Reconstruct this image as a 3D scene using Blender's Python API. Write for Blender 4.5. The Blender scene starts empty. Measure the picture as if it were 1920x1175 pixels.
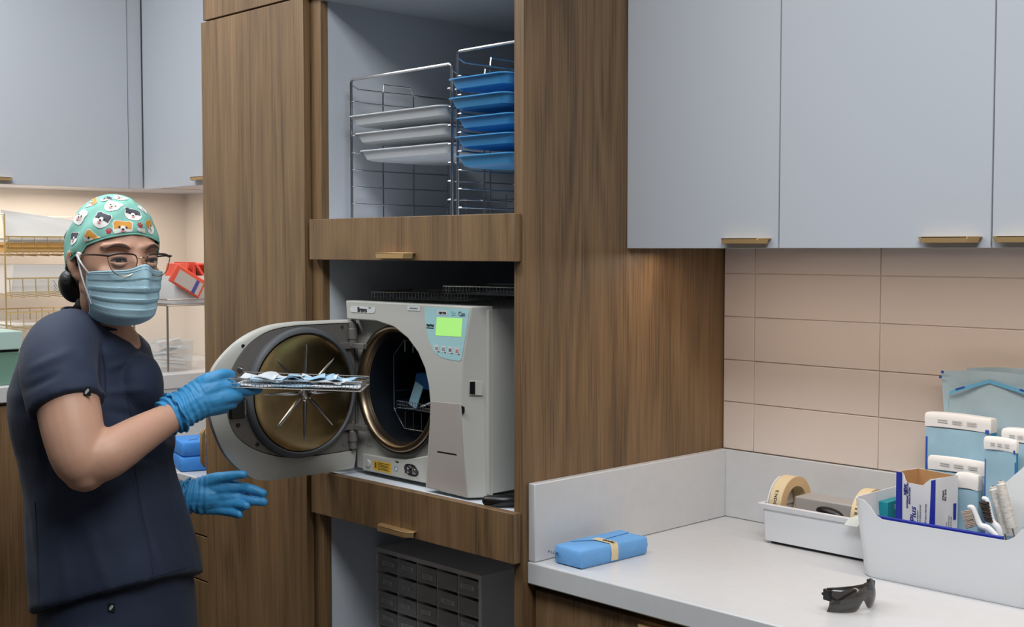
import bpy, bmesh, math, random
import numpy as np
from mathutils import Vector, Matrix
random.seed(7)
scene = bpy.context.scene
COL = scene.collection

# ------------------------------------------------------------------ camera
FPX, CXP, CYP = 2345.0, 960.0, 587.5
TILT, YAW, ZC = math.atan(119/2345), math.radians(43.9), 1.505
FH = Vector((-math.cos(YAW), math.sin(YAW), 0))
RT = Vector((math.sin(YAW), math.cos(YAW), 0))
UPW = Vector((0, 0, 1))
FW = FH*math.cos(TILT) - UPW*math.sin(TILT)
UC = RT.cross(FW)
CAM = Vector((0, 0, ZC))
cd = bpy.data.cameras.new('camera'); cd.sensor_width = 36; cd.lens = FPX/1920*36; cd.clip_start = .02
cam = bpy.data.objects.new('camera', cd); COL.objects.link(cam)
m = Matrix.Identity(4)
for i in range(3):
    m[i][0] = RT[i]; m[i][1] = UC[i]; m[i][2] = -FW[i]; m[i][3] = CAM[i]
cam.matrix_world = m
scene.camera = cam

def P(px, py, D):            # world point seen at a photo position, D metres deep
    return CAM + (FW + RT*((px-CXP)/FPX) - UC*((py-CYP)/FPX))*D
def on(px, py, ax, val):     # photo position on an axis plane
    d = FW + RT*((px-CXP)/FPX) - UC*((py-CYP)/FPX)
    return CAM + d*((val-CAM[ax])/d[ax])

# ------------------------------------------------------------------ view, world, lights
scene.view_settings.view_transform = 'Standard'
scene.view_settings.look = 'None'
scene.view_settings.gamma = 1
scene.view_settings.use_curve_mapping = False
scene.view_settings.exposure = 0.0
w = bpy.data.worlds.new('world'); scene.world = w; w.use_nodes = True
w.node_tree.nodes['Background'].inputs[0].default_value = (.7, .8, 1, 1)
w.node_tree.nodes['Background'].inputs[1].default_value = .3

def area(name, loc, sx, sy, power, col, rot=(0, 0, 0), spread=180):
    l = bpy.data.lights.new(name, 'AREA'); l.shape = 'RECTANGLE'; l.size = sx; l.size_y = sy
    l.energy = power; l.color = col; l.spread = math.radians(spread)
    o = bpy.data.objects.new(name, l); o.location = loc; o.rotation_euler = rot; COL.objects.link(o)
    return o
area('ceiling_panel_light', (-1.85, .80, 2.70), 1.2, .5, 15, (.95, .975, 1))
area('ceiling_panel_light', (-.35, .75, 2.70), 1.2, .6, 38, (.95, .975, 1))
area('ceiling_panel_light', (-1.2, -1.2, 2.70), 1.2, .6, 4, (.95, .975, 1))
area('ceiling_panel_light', (-3.0, .75, 2.70), .6, 1.2, 27, (.96, .98, 1))
WARM = (1, .83, .70)
area('under_cabinet_light', (-.45, 2.02, 1.500), 2.4, .03, 4.3, WARM)
area('under_cabinet_light', (-3.93, 1.3, 1.69), .03, 1.6, 3.6, (1, .87, .76))
area('under_cabinet_light', (-3.35, 2.1, 1.69), 1.0, .03, 2.4, (1, .87, .76))

# ------------------------------------------------------------------ materials
def lin(c):
    if isinstance(c, str): c = [int(c[i:i+2], 16)/255 for i in (0, 2, 4)]
    return tuple((x/12.92 if x <= .04045 else ((x+.055)/1.055)**2.4) for x in c)+(1,)
def mat(name, col, rough=.5, metal=0, bump=0, bscale=60, var=0, vscale=5, trans=0, alpha=1, emit=0, coat=0, spec=.5, sheen=0):
    mt = bpy.data.materials.new(name); mt.use_nodes = True
    nt = mt.node_tree; b = nt.nodes['Principled BSDF']
    c = lin(col); b.inputs['Base Color'].default_value = c
    b.inputs['Roughness'].default_value = rough; b.inputs['Metallic'].default_value = metal
    b.inputs['Transmission Weight'].default_value = trans; b.inputs['Alpha'].default_value = alpha
    b.inputs['Specular IOR Level'].default_value = spec
    b.inputs['Coat Weight'].default_value = coat
    b.inputs['Sheen Weight'].default_value = sheen
    if emit: b.inputs['Emission Color'].default_value = c; b.inputs['Emission Strength'].default_value = emit
    if bump or var:
        tc = nt.nodes.new('ShaderNodeTexCoord')
    if bump:
        n = nt.nodes.new('ShaderNodeTexNoise'); n.inputs['Scale'].default_value = bscale; n.inputs['Detail'].default_value = 4
        bp = nt.nodes.new('ShaderNodeBump'); bp.inputs['Strength'].default_value = bump; bp.inputs['Distance'].default_value = .004
        nt.links.new(tc.outputs['Object'], n.inputs['Vector']); nt.links.new(n.outputs['Fac'], bp.inputs['Height'])
        nt.links.new(bp.outputs['Normal'], b.inputs['Normal'])
    if var:
        n = nt.nodes.new('ShaderNodeTexNoise'); n.inputs['Scale'].default_value = vscale; n.inputs['Detail'].default_value = 5
        r = nt.nodes.new('ShaderNodeValToRGB')
        r.color_ramp.elements[0].position = .3; r.color_ramp.elements[1].position = .7
        r.color_ramp.elements[0].color = tuple(x*(1-var) for x in c[:3])+(1,)
        r.color_ramp.elements[1].color = tuple(min(1, x*(1+var)) for x in c[:3])+(1,)
        nt.links.new(tc.outputs['Object'], n.inputs['Vector']); nt.links.new(n.outputs['Fac'], r.inputs['Fac'])
        nt.links.new(r.outputs['Color'], b.inputs['Base Color'])
    return mt
def oak(name, c1, c2, c3, axis='Z', seed=0.0):
    mt = bpy.data.materials.new(name); mt.use_nodes = True
    nt = mt.node_tree; N = nt.nodes.new; L = nt.links.new; b = nt.nodes['Principled BSDF']
    tc = N('ShaderNodeTexCoord'); oi = N('ShaderNodeObjectInfo')
    add = N('ShaderNodeVectorMath'); add.operation = 'ADD'
    mul = N('ShaderNodeVectorMath'); mul.operation = 'SCALE'; mul.inputs[3].default_value = 7
    comb = N('ShaderNodeCombineXYZ')
    for k in range(3): L(oi.outputs['Random'], comb.inputs[k])
    L(comb.outputs[0], mul.inputs[0]); L(tc.outputs['Object'], add.inputs[0]); L(mul.outputs[0], add.inputs[1])
    def mp(s):
        q = N('ShaderNodeMapping'); q.inputs['Scale'].default_value = s; L(add.outputs[0], q.inputs['Vector']); return q
    # cathedral rings: distorted distance contours, long in z
    q1 = mp((3.6, 3.6, .42)); n1 = N('ShaderNodeTexNoise'); n1.inputs['Scale'].default_value = 1.6; n1.inputs['Detail'].default_value = 1.5; n1.inputs['Distortion'].default_value = .25
    L(q1.outputs[0], n1.inputs['Vector'])
    m1 = N('ShaderNodeMath'); m1.operation = 'MULTIPLY'; m1.inputs[1].default_value = 60; L(n1.outputs['Fac'], m1.inputs[0])
    m2 = N('ShaderNodeMath'); m2.operation = 'SINE'; L(m1.outputs[0], m2.inputs[0])
    # fine pores
    q2 = mp((260, 260, 6)); n2 = N('ShaderNodeTexNoise'); n2.inputs['Scale'].default_value = 1; n2.inputs['Detail'].default_value = 3; L(q2.outputs[0], n2.inputs['Vector'])
    # broad tone
    q3 = mp((8, 8, .7)); n3 = N('ShaderNodeTexNoise'); n3.inputs['Scale'].default_value = 1; n3.inputs['Detail'].default_value = 4; L(q3.outputs[0], n3.inputs['Vector'])
    ma = N('ShaderNodeMath'); ma.operation = 'MULTIPLY_ADD'; ma.inputs[1].default_value = .06; L(m2.outputs[0], ma.inputs[0])
    m3 = N('ShaderNodeMath'); m3.operation = 'MULTIPLY'; m3.inputs[1].default_value = .5; L(n3.outputs['Fac'], m3.inputs[0]); L(m3.outputs[0], ma.inputs[2])
    mb = N('ShaderNodeMath'); mb.operation = 'MULTIPLY_ADD'; mb.inputs[1].default_value = .55; L(n2.outputs['Fac'], mb.inputs[0]); L(ma.outputs[0], mb.inputs[2])
    r = N('ShaderNodeValToRGB'); r.color_ramp.elements[0].position = .34; r.color_ramp.elements[1].position = .74
    r.color_ramp.elements[0].color = lin(c1); r.color_ramp.elements[1].color = lin(c3)
    e = r.color_ramp.elements.new(.52); e.color = lin(c2)
    L(mb.outputs[0], r.inputs['Fac']); L(r.outputs['Color'], b.inputs['Base Color'])
    bp = N('ShaderNodeBump'); bp.inputs['Strength'].default_value = .12; bp.inputs['Distance'].default_value = .002
    L(mb.outputs[0], bp.inputs['Height']); L(bp.outputs['Normal'], b.inputs['Normal'])
    b.inputs['Roughness'].default_value = .48
    return mt

OAK = oak('oak_veneer', '55412b', '755b3e', '8a6d4c')
OAKL = OAK
OAKD = oak('oak_edge', '5a4028', '84643f', '9c7a50')
BLUECAB = mat('pale_blue_laminate', 'bec3ca', .42)
NICHE = mat('pale_melamine', 'bfc4cb', .5)
SHELFW = mat('white_shelf', 'd8dde4', .4)
QUARTZ = mat('pale_quartz', 'cccdce', .28, var=.02, vscale=40)
TILE = mat('glazed_tile', 'ddcfc4', .22)
GROUT = mat('tile_grout', 'ddd2c8', .8)
WALL = mat('wall_paint', 'dcd5cc', .7)
FLOOR = mat('floor_vinyl', '4a4642', .5, var=.08)
CEIL = mat('ceiling_paint', '9a9a99', .9)
WALLD = mat('wall_paint_grey', '6d6b69', .8)
BRASS = mat('brushed_brass', 'cdab78', .42, .7)
DARK = mat('dark_gap', '15120f', .8)
CHROME = mat('chrome_wire', 'b9b9bb', .22, 1)
STEEL = mat('steel', '8f8b86', .3, 1)
DSTEEL = mat('dark_steel', '55524f', .38, 1)
CASE = mat('warm_grey_casing', 'b8b7b0', .42, spec=.4)
CASEP = mat('taupe_grey_panel', 'a79e97', .5)
BLACKP = mat('black_plastic', '0c0c0d', .35)
WHITEP = mat('white_plastic', 'dfe1e4', .35)
PAPERW = mat('white_paper', 'e4e2de', .7)
BWRAP = mat('blue_wrap', '6aa5dd', .75, bump=.5, bscale=60, var=.06, vscale=18)
BWRAPD = mat('bright_blue_wrap', '3f8ad8', .75, bump=.6, bscale=50, var=.1, vscale=14)
TAPEM = mat('cream_tape', 'dcc8a2', .6, bump=.1, bscale=200)
TAPES = mat('tape_side', 'd7b588', .65)
BLACK = mat('black_ink', '1a1a20', .6)
GREY = mat('grey_ink', '7c7c80', .6)
NAVYINK = mat('navy_ink', '16227e', .5)

# ------------------------------------------------------------------ geometry helpers
class MB:
    def __init__(s): s.bm = bmesh.new(); s.mats = []; s.mi = 0
    def m(s, mt):
        if mt not in s.mats: s.mats.append(mt)
        s.mi = s.mats.index(mt); return s
    def face(s, vs):
        try:
            f = s.bm.faces.new(vs); f.material_index = s.mi; f.smooth = True; return f
        except ValueError: return None
    def box(s, x0, x1, y0, y1, z0, z1):
        v = [s.bm.verts.new((x, y, z)) for z in (z0, z1) for y in (y0, y1) for x in (x0, x1)]
        for q in ((0, 2, 3, 1), (4, 5, 7, 6), (0, 1, 5, 4), (2, 6, 7, 3), (0, 4, 6, 2), (1, 3, 7, 5)): s.face([v[i] for i in q])
        return s
    def obox(s, c, ax, ay, az):      # oriented box from centre and half-axis vectors
        c = Vector(c); ax, ay, az = Vector(ax), Vector(ay), Vector(az)
        v = [s.bm.verts.new(c+ax*i+ay*j+az*k) for k in (-1, 1) for j in (-1, 1) for i in (-1, 1)]
        for q in ((0, 2, 3, 1), (4, 5, 7, 6), (0, 1, 5, 4), (2, 6, 7, 3), (0, 4, 6, 2), (1, 3, 7, 5)): s.face([v[i] for i in q])
        return s
    def loft(s, rings, closed=True, cap0=True, cap1=True, loop=False):
        R = [[s.bm.verts.new(p) for p in r] for r in rings]; n = len(R[0])
        pairs = list(zip(R, R[1:]))
        if loop: pairs.append((R[-1], R[0]))
        for a, b in pairs:
            for i in range(n if closed else n-1):
                j = (i+1) % n; s.face([a[i], a[j], b[j], b[i]])
        if closed and not loop:
            if cap0: s.face(R[0][::-1])
            if cap1: s.face(R[-1])
        return s
    def prism(s, pts, vec):          # polygon extruded by vec
        vec = Vector(vec); pts = [Vector(p) for p in pts]
        return s.loft([pts, [p+vec for p in pts]])
    def tube(s, pts, r, seg=8, closed=False, spline=0, caps=True, flat=None):
        pts = [Vector(p) for p in pts]
        rr = list(r) if isinstance(r, (list, tuple)) else [r]*len(pts)
        if spline:
            npn, nr = [], []; n = len(pts); rng = n if closed else n-1
            for i in range(rng):
                g = lambda k: (k % n) if closed else max(0, min(n-1, k))
                p0, p1, p2, p3 = pts[g(i-1)], pts[g(i)], pts[g(i+1)], pts[g(i+2)]
                a0, a1, a2, a3 = rr[g(i-1)], rr[g(i)], rr[g(i+1)], rr[g(i+2)]
                for k in range(spline):
                    t = k/spline; t2 = t*t; t3 = t2*t
                    f = lambda a, b, c, d: .5*((2*b)+(c-a)*t+(2*a-5*b+4*c-d)*t2+(3*b-a-3*c+d)*t3)
                    npn.append(f(p0, p1, p2, p3)); nr.append(f(a0, a1, a2, a3))
            if not closed: npn.append(pts[-1]); nr.append(rr[-1])
            pts, rr = npn, nr
        n = len(pts); rings = []; prev = None
        for i, p in enumerate(pts):
            if closed: t = (pts[(i+1) % n]-pts[i-1])
            else: t = pts[min(i+1, n-1)]-pts[max(i-1, 0)]
            if t.length < 1e-9: t = Vector((0, 0, 1))
            t.normalize()
            if prev is None:
                u = t.cross(Vector((0, 0, 1)))
                if u.length < .05: u = t.cross(Vector((1, 0, 0)))
            else: u = prev - t*prev.dot(t)
            u.normalize(); prev = u; v = t.cross(u)
            rings.append([p+(u*math.cos(2*math.pi*k/seg)+v*math.sin(2*math.pi*k/seg))*rr[i] for k in range(seg)])
        if not closed and caps == 'round':
            def capr(p, ring, r, d):
                out = []
                for a in (30, 60, 82):
                    a = math.radians(a); out.append([p+(q-p)*math.cos(a)+d*r*math.sin(a) for q in ring])
                return out
            d0 = (pts[0]-pts[1]).normalized(); d1 = (pts[-1]-pts[-2]).normalized()
            rings = capr(pts[0], rings[0], rr[0], d0)[::-1]+rings+capr(pts[-1], rings[-1], rr[-1], d1)
        return s.loft(rings, loop=closed, cap0=bool(caps), cap1=bool(caps))
    def cyl(s, p0, p1, r, seg=20): return s.tube([p0, p1], r, seg)
    def lathe(s, c, axis, prof, seg=48):   # prof: (radius, along)
        c = Vector(c); a = Vector(axis).normalized()
        u = a.cross(Vector((0, 0, 1)))
        if u.length < .05: u = Vector((1, 0, 0))
        u.normalize(); v = a.cross(u)
        rings = [[c+a*h+(u*math.cos(2*math.pi*k/seg)+v*math.sin(2*math.pi*k/seg))*max(r, 1e-5) for k in range(seg)] for r, h in prof]
        return s.loft(rings, cap0=prof[0][0] < 1e-4, cap1=prof[-1][0] < 1e-4)
    def ell(s, c, ax, ay, az, nu=24, nv=16):
        c, ax, ay, az = Vector(c), Vector(ax), Vector(ay), Vector(az)
        rings = []
        for i in range(1, nv):
            t = math.pi*i/nv
            rings.append([c+az*math.cos(t)+(ax*math.cos(2*math.pi*k/nu)+ay*math.sin(2*math.pi*k/nu))*math.sin(t) for k in range(nu)])
        return s.loft(rings)
    def sheet(s, grid, th=None, nrm=None):  # grid of points; gives it thickness along nrm
        g = [[Vector(p) for p in r] for r in grid]
        if th is None:
            R = [[s.bm.verts.new(p) for p in r] for r in g]
            for a, b in zip(R, R[1:]):
                for i in range(len(a)-1): s.face([a[i], a[i+1], b[i+1], b[i]])
            return s
        nrm = Vector(nrm)
        A = [[s.bm.verts.new(p) for p in r] for r in g]; B = [[s.bm.verts.new(p+nrm*th) for p in r] for r in g]
        nr, nc = len(g), len(g[0])
        for i in range(nr-1):
            for j in range(nc-1):
                s.face([A[i][j], A[i][j+1], A[i+1][j+1], A[i+1][j]]); s.face([B[i+1][j], B[i+1][j+1], B[i][j+1], B[i][j]])
        for i in range(nr-1):
            s.face([A[i+1][0], B[i+1][0], B[i][0], A[i][0]]); s.face([A[i][-1], B[i][-1], B[i+1][-1], A[i+1][-1]])
        for j in range(nc-1):
            s.face([A[0][j], B[0][j], B[0][j+1], A[0][j+1]]); s.face([A[-1][j+1], B[-1][j+1], B[-1][j], A[-1][j]])
        return s

def wm(o):
    mw = Matrix.Identity(4); ch = []
    while o is not None: ch.append(o); o = o.parent
    for q in reversed(ch): mw = mw @ q.matrix_basis
    return mw
def finish(me, angle=35):
    for p in me.polygons: p.use_smooth = True
    try: me.set_sharp_from_angle(angle=math.radians(angle))
    except Exception: pass
def obj(name, mb, parent=None, mt=None, bevel=0, seg=2, angle=35, recalc=True, sub=0, label=None):
    if recalc: bmesh.ops.recalc_face_normals(mb.bm, faces=mb.bm.faces[:])
    if parent is not None:
        mb.bm.transform(wm(parent).inverted())
    me = bpy.data.meshes.new(name); mb.bm.to_mesh(me); mb.bm.free()
    ms = mb.mats or [mt]
    for x in ms: me.materials.append(x)
    finish(me, angle)
    o = bpy.data.objects.new(name, me); COL.objects.link(o)
    if parent is None:      # origin to base centre
        vs = [v.co for v in me.vertices]
        c = Vector(((min(v.x for v in vs)+max(v.x for v in vs))/2, (min(v.y for v in vs)+max(v.y for v in vs))/2, min(v.z for v in vs)))
        me.transform(Matrix.Translation(-c)); o.location = c
    else: o.parent = parent
    if bevel:
        b = o.modifiers.new('bevel', 'BEVEL'); b.width = bevel; b.segments = seg; b.limit_method = 'ANGLE'; b.angle_limit = math.radians(40)
    if sub:
        b = o.modifiers.new('sub', 'SUBSURF'); b.levels = sub; b.render_levels = sub
    if label: o['label'] = label
    return o
def tag(o, label, cat, group=None, kind=None):
    o['label'] = label; o['category'] = cat
    if group: o['group'] = group
    if kind: o['kind'] = kind
    return o
def thing(name, label, cat, loc=(0, 0, 0), rz=0, group=None):
    o = bpy.data.objects.new(name, None); COL.objects.link(o); o.location = loc; o.rotation_euler = (0, 0, rz); o.empty_display_size = .05
    return tag(o, label, cat, group)
def struct(name, mb, mt=None, **k):
    o = obj(name, mb, None, mt, **k); o['kind'] = 'structure'; return o
def dup(o, loc, rz=None, label=None):
    def cp(x, par):
        c = x.copy(); COL.objects.link(c); c.parent = par
        for ch in list(x.children): cp(ch, c)
        return c
    c = cp(o, None); c.location = loc
    if rz is not None: c.rotation_euler[2] = rz
    if label: c['label'] = label
    return c
def fuse(mb, voxel, smooth=6, fac=.5):   # one continuous surface out of overlapping solids
    me = bpy.data.meshes.new('t'); bmesh.ops.recalc_face_normals(mb.bm, faces=mb.bm.faces[:]); mb.bm.to_mesh(me); mb.bm.free()
    o = bpy.data.objects.new('t', me); COL.objects.link(o)
    r = o.modifiers.new('r', 'REMESH'); r.mode = 'VOXEL'; r.voxel_size = voxel; r.adaptivity = 0
    if smooth:
        sm = o.modifiers.new('s', 'SMOOTH'); sm.iterations = smooth; sm.factor = fac
    dg = bpy.context.evaluated_depsgraph_get()
    me2 = bpy.data.meshes.new_from_object(o.evaluated_get(dg))
    bpy.data.objects.remove(o); bpy.data.meshes.remove(me)
    out = MB(); out.bm.from_mesh(me2); bpy.data.meshes.remove(me2)
    return out
def rrect(cx, cy, hx, hy, r, z, n=5, ux=(1, 0, 0), uy=(0, 1, 0)):
    ux, uy = Vector(ux), Vector(uy); out = []
    for qx, qy, a0 in ((1, 1, 0), (-1, 1, 90), (-1, -1, 180), (1, -1, 270)):
        for k in range(n+1):
            a = math.radians(a0+90*k/n)
            out.append(Vector((cx, cy, z))+ux*(qx*(hx-r)+r*math.cos(a))+uy*(qy*(hy-r)+r*math.sin(a)))
    return out
def textinto(mb, mt, s, origin, right, up, size, th=.0003, align='CENTER', shear=0, bold=0):
    cu = bpy.data.curves.new('t', 'FONT'); cu.body = s; cu.size = size; cu.align_x = align; cu.align_y = 'CENTER'; cu.extrude = th; cu.shear = shear; cu.offset = bold
    cu.resolution_u = 3
    o = bpy.data.objects.new('t', cu); COL.objects.link(o)
    dg = bpy.context.evaluated_depsgraph_get(); me = bpy.data.meshes.new_from_object(o.evaluated_get(dg))
    bpy.data.objects.remove(o); bpy.data.curves.remove(cu)
    r = Vector(right).normalized(); u = Vector(up); u = (u-r*u.dot(r)).normalized(); n = r.cross(u)
    M = Matrix.Identity(4)
    for i in range(3): M[i][0], M[i][1], M[i][2], M[i][3] = r[i], u[i], n[i], origin[i]
    me.transform(M); mb.m(mt); n0 = len(mb.bm.faces); mb.bm.from_mesh(me); bpy.data.meshes.remove(me)
    mb.bm.faces.ensure_lookup_table()
    for f in mb.bm.faces[n0:]: f.material_index = mb.mi
    return mb
def text(parent, s, origin, right, up, size, mt, name='lettering', **k):
    return obj(name, textinto(MB(), mt, s, origin, right, up, size, **k), parent, recalc=False)
def tab_handle(parent, c, out, along, L=.11, D=.022, H=.012, name='handle', flip=False):
    """chamfered tab pull: plate with a front lip. c = middle of the mounting edge (top)"""
    c, o_, a = Vector(c), Vector(out), Vector(along); dn = o_.cross(a)
    if abs(dn.z) > .5 and dn.z > 0: dn = -dn
    if flip: dn = -dn
    mb = MB().m(BRASS)
    h = L/2; k = .014
    pl = [c-a*h, c+a*h, c+a*h+o_*(D*.35), c+a*(h-k)+o_*D, c-a*(h-k)+o_*D, c-a*h+o_*(D*.35)]
    mb.prism(pl, dn*.0022)
    f = [c-a*h+o_*(D*.35), c-a*(h-k)+o_*D, c+a*(h-k)+o_*D, c+a*h+o_*(D*.35)]
    g = [p+dn*H for p in f]
    g[0] = g[0]+a*.004; g[3] = g[3]-a*.004
    i1 = [p-o_*.0018 for p in f]; i2 = [p-o_*.0018 for p in g]
    mb.loft([f, g, i2, i1], closed=False, loop=True)
    return obj(name, mb, parent, bevel=.0005, seg=1)

# ================================================================== room shell
XS, YW, YF, YD = -1.685, 2.285, 1.651, 1.631     # tower side, back wall, frame front, door fronts
XL = -4.07
struct('floor', MB().box(XL-.1, 2.0, -2.6, YW+.1, -.05, 0), FLOOR)
struct('ceiling', MB().box(XL-.1, 2.0, -2.6, YW+.1, 2.75, 2.8), CEIL)
struct('wall_back', MB().box(XL-.1, 2.0, YW, YW+.1, 0, 2.75), WALL)
struct('wall_left', MB().box(XL-.1, XL, -2.6, YW, 0, 2.75), WALL)
struct('wall_right', MB().box(1.9, 2.0, -2.6, YW, 0, 2.75), WALLD)
struct('wall_rear', MB().box(XL, 1.9, -2.6, -2.5, 0, 2.75), WALLD)
# tiled backsplash between worktop and wall cabinets
mb = MB().m(GROUT).box(XS+.001, 1.2, YW-.006, YW, 1.05, 1.52); mb.m(TILE)
xs = [XS+.004, -1.602]; x = -1.600
while x < 1.15: xs.append(x+.301); x += .303
xl = [(XS+.004, -1.6015)]+[(-1.5995+.303*i, -1.5995+.303*i+.301) for i in range(9)]
for z0 in (1.0625, 1.1685, 1.2625, 1.3585, 1.4545):
    z1 = {1.0625: 1.1660, 1.1685: 1.2600, 1.2625: 1.3560, 1.3585: 1.4520, 1.4545: 1.53}[z0]
    for a, b in xl: mb.box(a-.0004, b+.0004, YW-.0088, YW-.004, z0-.0005, z1+.0005)
struct('trim_1', mb, bevel=.0012)

# ================================================================== oak tower with open niches
t = thing('niche_cabinet', 'tall oak cabinet with open niches for the steriliser and tray racks', 'cabinet', ((-2.372+XS)/2, YF, 0))
TZ = 2.72
obj('side_panel', MB().m(OAKL).box(-1.710, XS, YF, YW-.001, 0, TZ), t, bevel=.001)
obj('stile', MB().m(OAK).box(-2.3695, -2.334, YF, YF+.02, 0, TZ), t, bevel=.001)
mb = MB().m(NICHE); mb.box(-2.352, -2.334, YF+.0205, YW-.002, .10, TZ)
obj('left_lining', mb, t)
obj('right_lining', MB().m(NICHE).box(-1.7112, -1.7101, YF+.003, YW-.002, .10, TZ), t)
obj('back_panel', MB().m(NICHE).box(-2.3335, -1.7165, YW-.022, YW-.002, .10, TZ), t)
for nm, z0, z1, mt in (('bottom_shelf', .10, .12, SHELFW), ('organiser_shelf', .334, .352, SHELFW), ('steriliser_shelf', .978, 1.0, SHELFW), ('rack_shelf', 1.535, 1.570, SHELFW), ('top_shelf', 2.062, 2.082, NICHE)):
    obj(nm, MB().m(mt).box(-2.3335, -1.7165, YF+.001, YW-.0225, z0, z1), t)
obj('niche_ceiling', MB().m(OAKD).box(-2.3335, -1.7105, YF-.0, YF+.021, 1.485, 1.534), t)
for z0, z1 in ((1.483, 1.574), (.908, 1.005)):
    f = obj('shelf_front', MB().m(OAK).box(-2.355, -1.690, YD, YF-.001, z0, z1), t, bevel=.0012)
    tab_handle(f, (-2.038, YD, z0+.0165), (0, -1, 0), (1, 0, 0), L=.118)
f = obj('upper_door', MB().m(OAK).box(-2.368, -1.687, YD, YF-.001, 2.0755, TZ), t, bevel=.001)
obj('plinth', MB().m(DARK).box(-2.36, -1.72, YF+.05, YF+.07, 0, .099), t)

# tall oak cupboard left of the niches
t = thing('tall_cabinet', 'tall oak cupboard with full height door beside the pale high counter', 'cabinet', (-2.594, YF, 0))
obj('body', MB().m(OAK).box(-2.815, -2.3705, YF, YW-.002, .0, TZ), t)
d = obj('door', MB().m(OAK).box(-2.816, -2.3715, YD-.001, YF-.0015, .10, 2.0715), t, bevel=.001)
tab_handle(d, (-2.8165, YD-.001, 1.002), (0, -1, 0), (0, 0, 1), L=.100, D=.009, H=.014)
obj('upper_door', MB().m(OAK).box(-2.805, -2.3715, YD-.001, YF-.0015, 2.0755, TZ), t, bevel=.001)

# ================================================================== right: wall cabinets, worktop, base cabinet
YU = 1.947
labs = ['pale blue wall cabinet door nearest the oak tower', 'pale blue wall cabinet in the middle of the right run', 'pale blue wall cabinet cut off by the right edge']
for i, (a, b, hc) in enumerate(((XS+.001, -1.3185, -1.387), (-1.3165, -.9155, -.983), (-.9135, -.46, -.855))):
    t = thing('wall_cabinet', labs[i], 'cabinet', ((a+b)/2, YU, 1.508), group='pale blue wall cabinets over the right worktop')
    obj('body', MB().m(BLUECAB).box(a, b, YU+.0195, YW-.012, 1.512, 2.6), t)
    d = obj('door', MB().m(BLUECAB).box(a, b, YU, YU+.019, 1.508, 2.6), t, bevel=.001)
    tab_handle(d, (hc, YU, 1.527), (0, -1, 0), (1, 0, 0), L=.108, D=.026, H=.010)
t = thing('worktop', 'pale quartz worktop with upstand in front of the tiled wall', 'worktop', (-.24, YF, .867))
obj('slab', MB().m(QUARTZ).box(XS+.0005, 1.2, 1.661, YW-.001, .867, .910), t, bevel=.003)
obj('side_upstand', MB().m(QUARTZ).box(XS+.0005, XS+.018, 1.664, YW-.019, .9105, 1.061), t, bevel=.002)
obj('back_upstand', MB().m(QUARTZ).box(XS+.0005, 1.2, YW-.0185, YW-.0115, .9105, 1.061), t, bevel=.002)
for i, (a, b) in enumerate(((-1.682, -1.225), (-1.222, -.76), (-.757, -.2))):
    t = thing('base_cabinet', ['oak base cabinet under the worktop beside the oak tower', 'oak base cabinet at the bottom edge of the photo', 'oak base cabinet at far right end'][i], 'cabinet', ((a+b)/2, 1.70, 0), group='oak base cabinets under the right worktop')
    obj('body', MB().m(OAK).box(a, b, 1.70, YW-.02, .10, .866), t)
    d = obj('door', MB().m(OAK).box(a+.001, b-.001, 1.68, 1.6995, .10, .852), t, bevel=.001)
    tab_handle(d, ((a+b)/2+.09, 1.68, .845), (0, -1, 0), (1, 0, 0), L=.108)

# ================================================================== far left corner
XU = -3.73
t = thing('corner_wall_cabinet', 'pale blue wall cabinet above the person on the left wall', 'cabinet', (XU, 1.5, 1.70))
obj('body', MB().m(BLUECAB).box(XL+.001, XU-.0195, .60, YW-.001, 1.705, 2.7), t)
d = obj('door', MB().m(BLUECAB).box(XU-.019, XU, 1.195, 1.895, 1.70, 2.7), t, bevel=.001)
tab_handle(d, (XU, 1.465, 1.720), (1, 0, 0), (0, 1, 0), L=.11, D=.026, H=.010)
d = obj('door', MB().m(BLUECAB).box(XU-.019, XU, .60, 1.192, 1.70, 2.7), t, bevel=.001)
obj('filler', MB().m(BLUECAB).box(XU-.022, XU-.004, 1.8975, 1.9455, 1.70, 2.7), t, bevel=.001)
t = thing('wall_cabinet', 'pale blue wall cabinet between the corner and the tall oak cupboard', 'cabinet', (-3.28, YU, 1.70))
obj('body', MB().m(BLUECAB).box(XU+.001, -2.817, YU+.0195, YW-.001, 1.705, 2.7), t)
d = obj('door', MB().m(BLUECAB).box(XU+.001, -3.285, YU, YU+.019, 1.70, 2.7), t, bevel=.001)
tab_handle(d, (-3.352, YU, 1.724), (0, -1, 0), (1, 0, 0), L=.11, D=.026, H=.010)
d = obj('door', MB().m(BLUECAB).box(-3.282, -2.818, YU, YU+.019, 1.70, 2.7), t, bevel=.001)

t = thing('high_worktop', 'high pale counter along the left wall behind the person', 'worktop', (-3.75, 1.3, 1.085))
obj('slab', MB().m(QUARTZ).box(XL+.001, -3.43, .30, YW-.001, 1.085, 1.130), t, bevel=.003)
obj('splash_panel', MB().m(QUARTZ).box(-3.452, -3.4345, 1.720, YW-.001, .9105, 1.084), t)
t = thing('high_base_cabinet', 'oak cupboard under the high counter behind the person', 'cabinet', (-3.75, 1.0, 0))
obj('body', MB().m(OAK).box(XL+.001, -3.455, .32, 1.715, 0, 1.084), t)
for a, b in ((.32, .785), (.788, 1.25), (1.253, 1.715)):
    obj('door', MB().m(OAK).box(-3.4545, -3.4365, a, b, .10, 1.075), t, bevel=.001)
t = thing('low_worktop', 'low pale worktop under the blue wrapped packs by the tall cupboard', 'worktop', (-3.13, 1.66, .867))
obj('slab', MB().m(QUARTZ).box(-3.4335, -2.8175, 1.661, YW-.001, .867, .910), t, bevel=.003)
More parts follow.
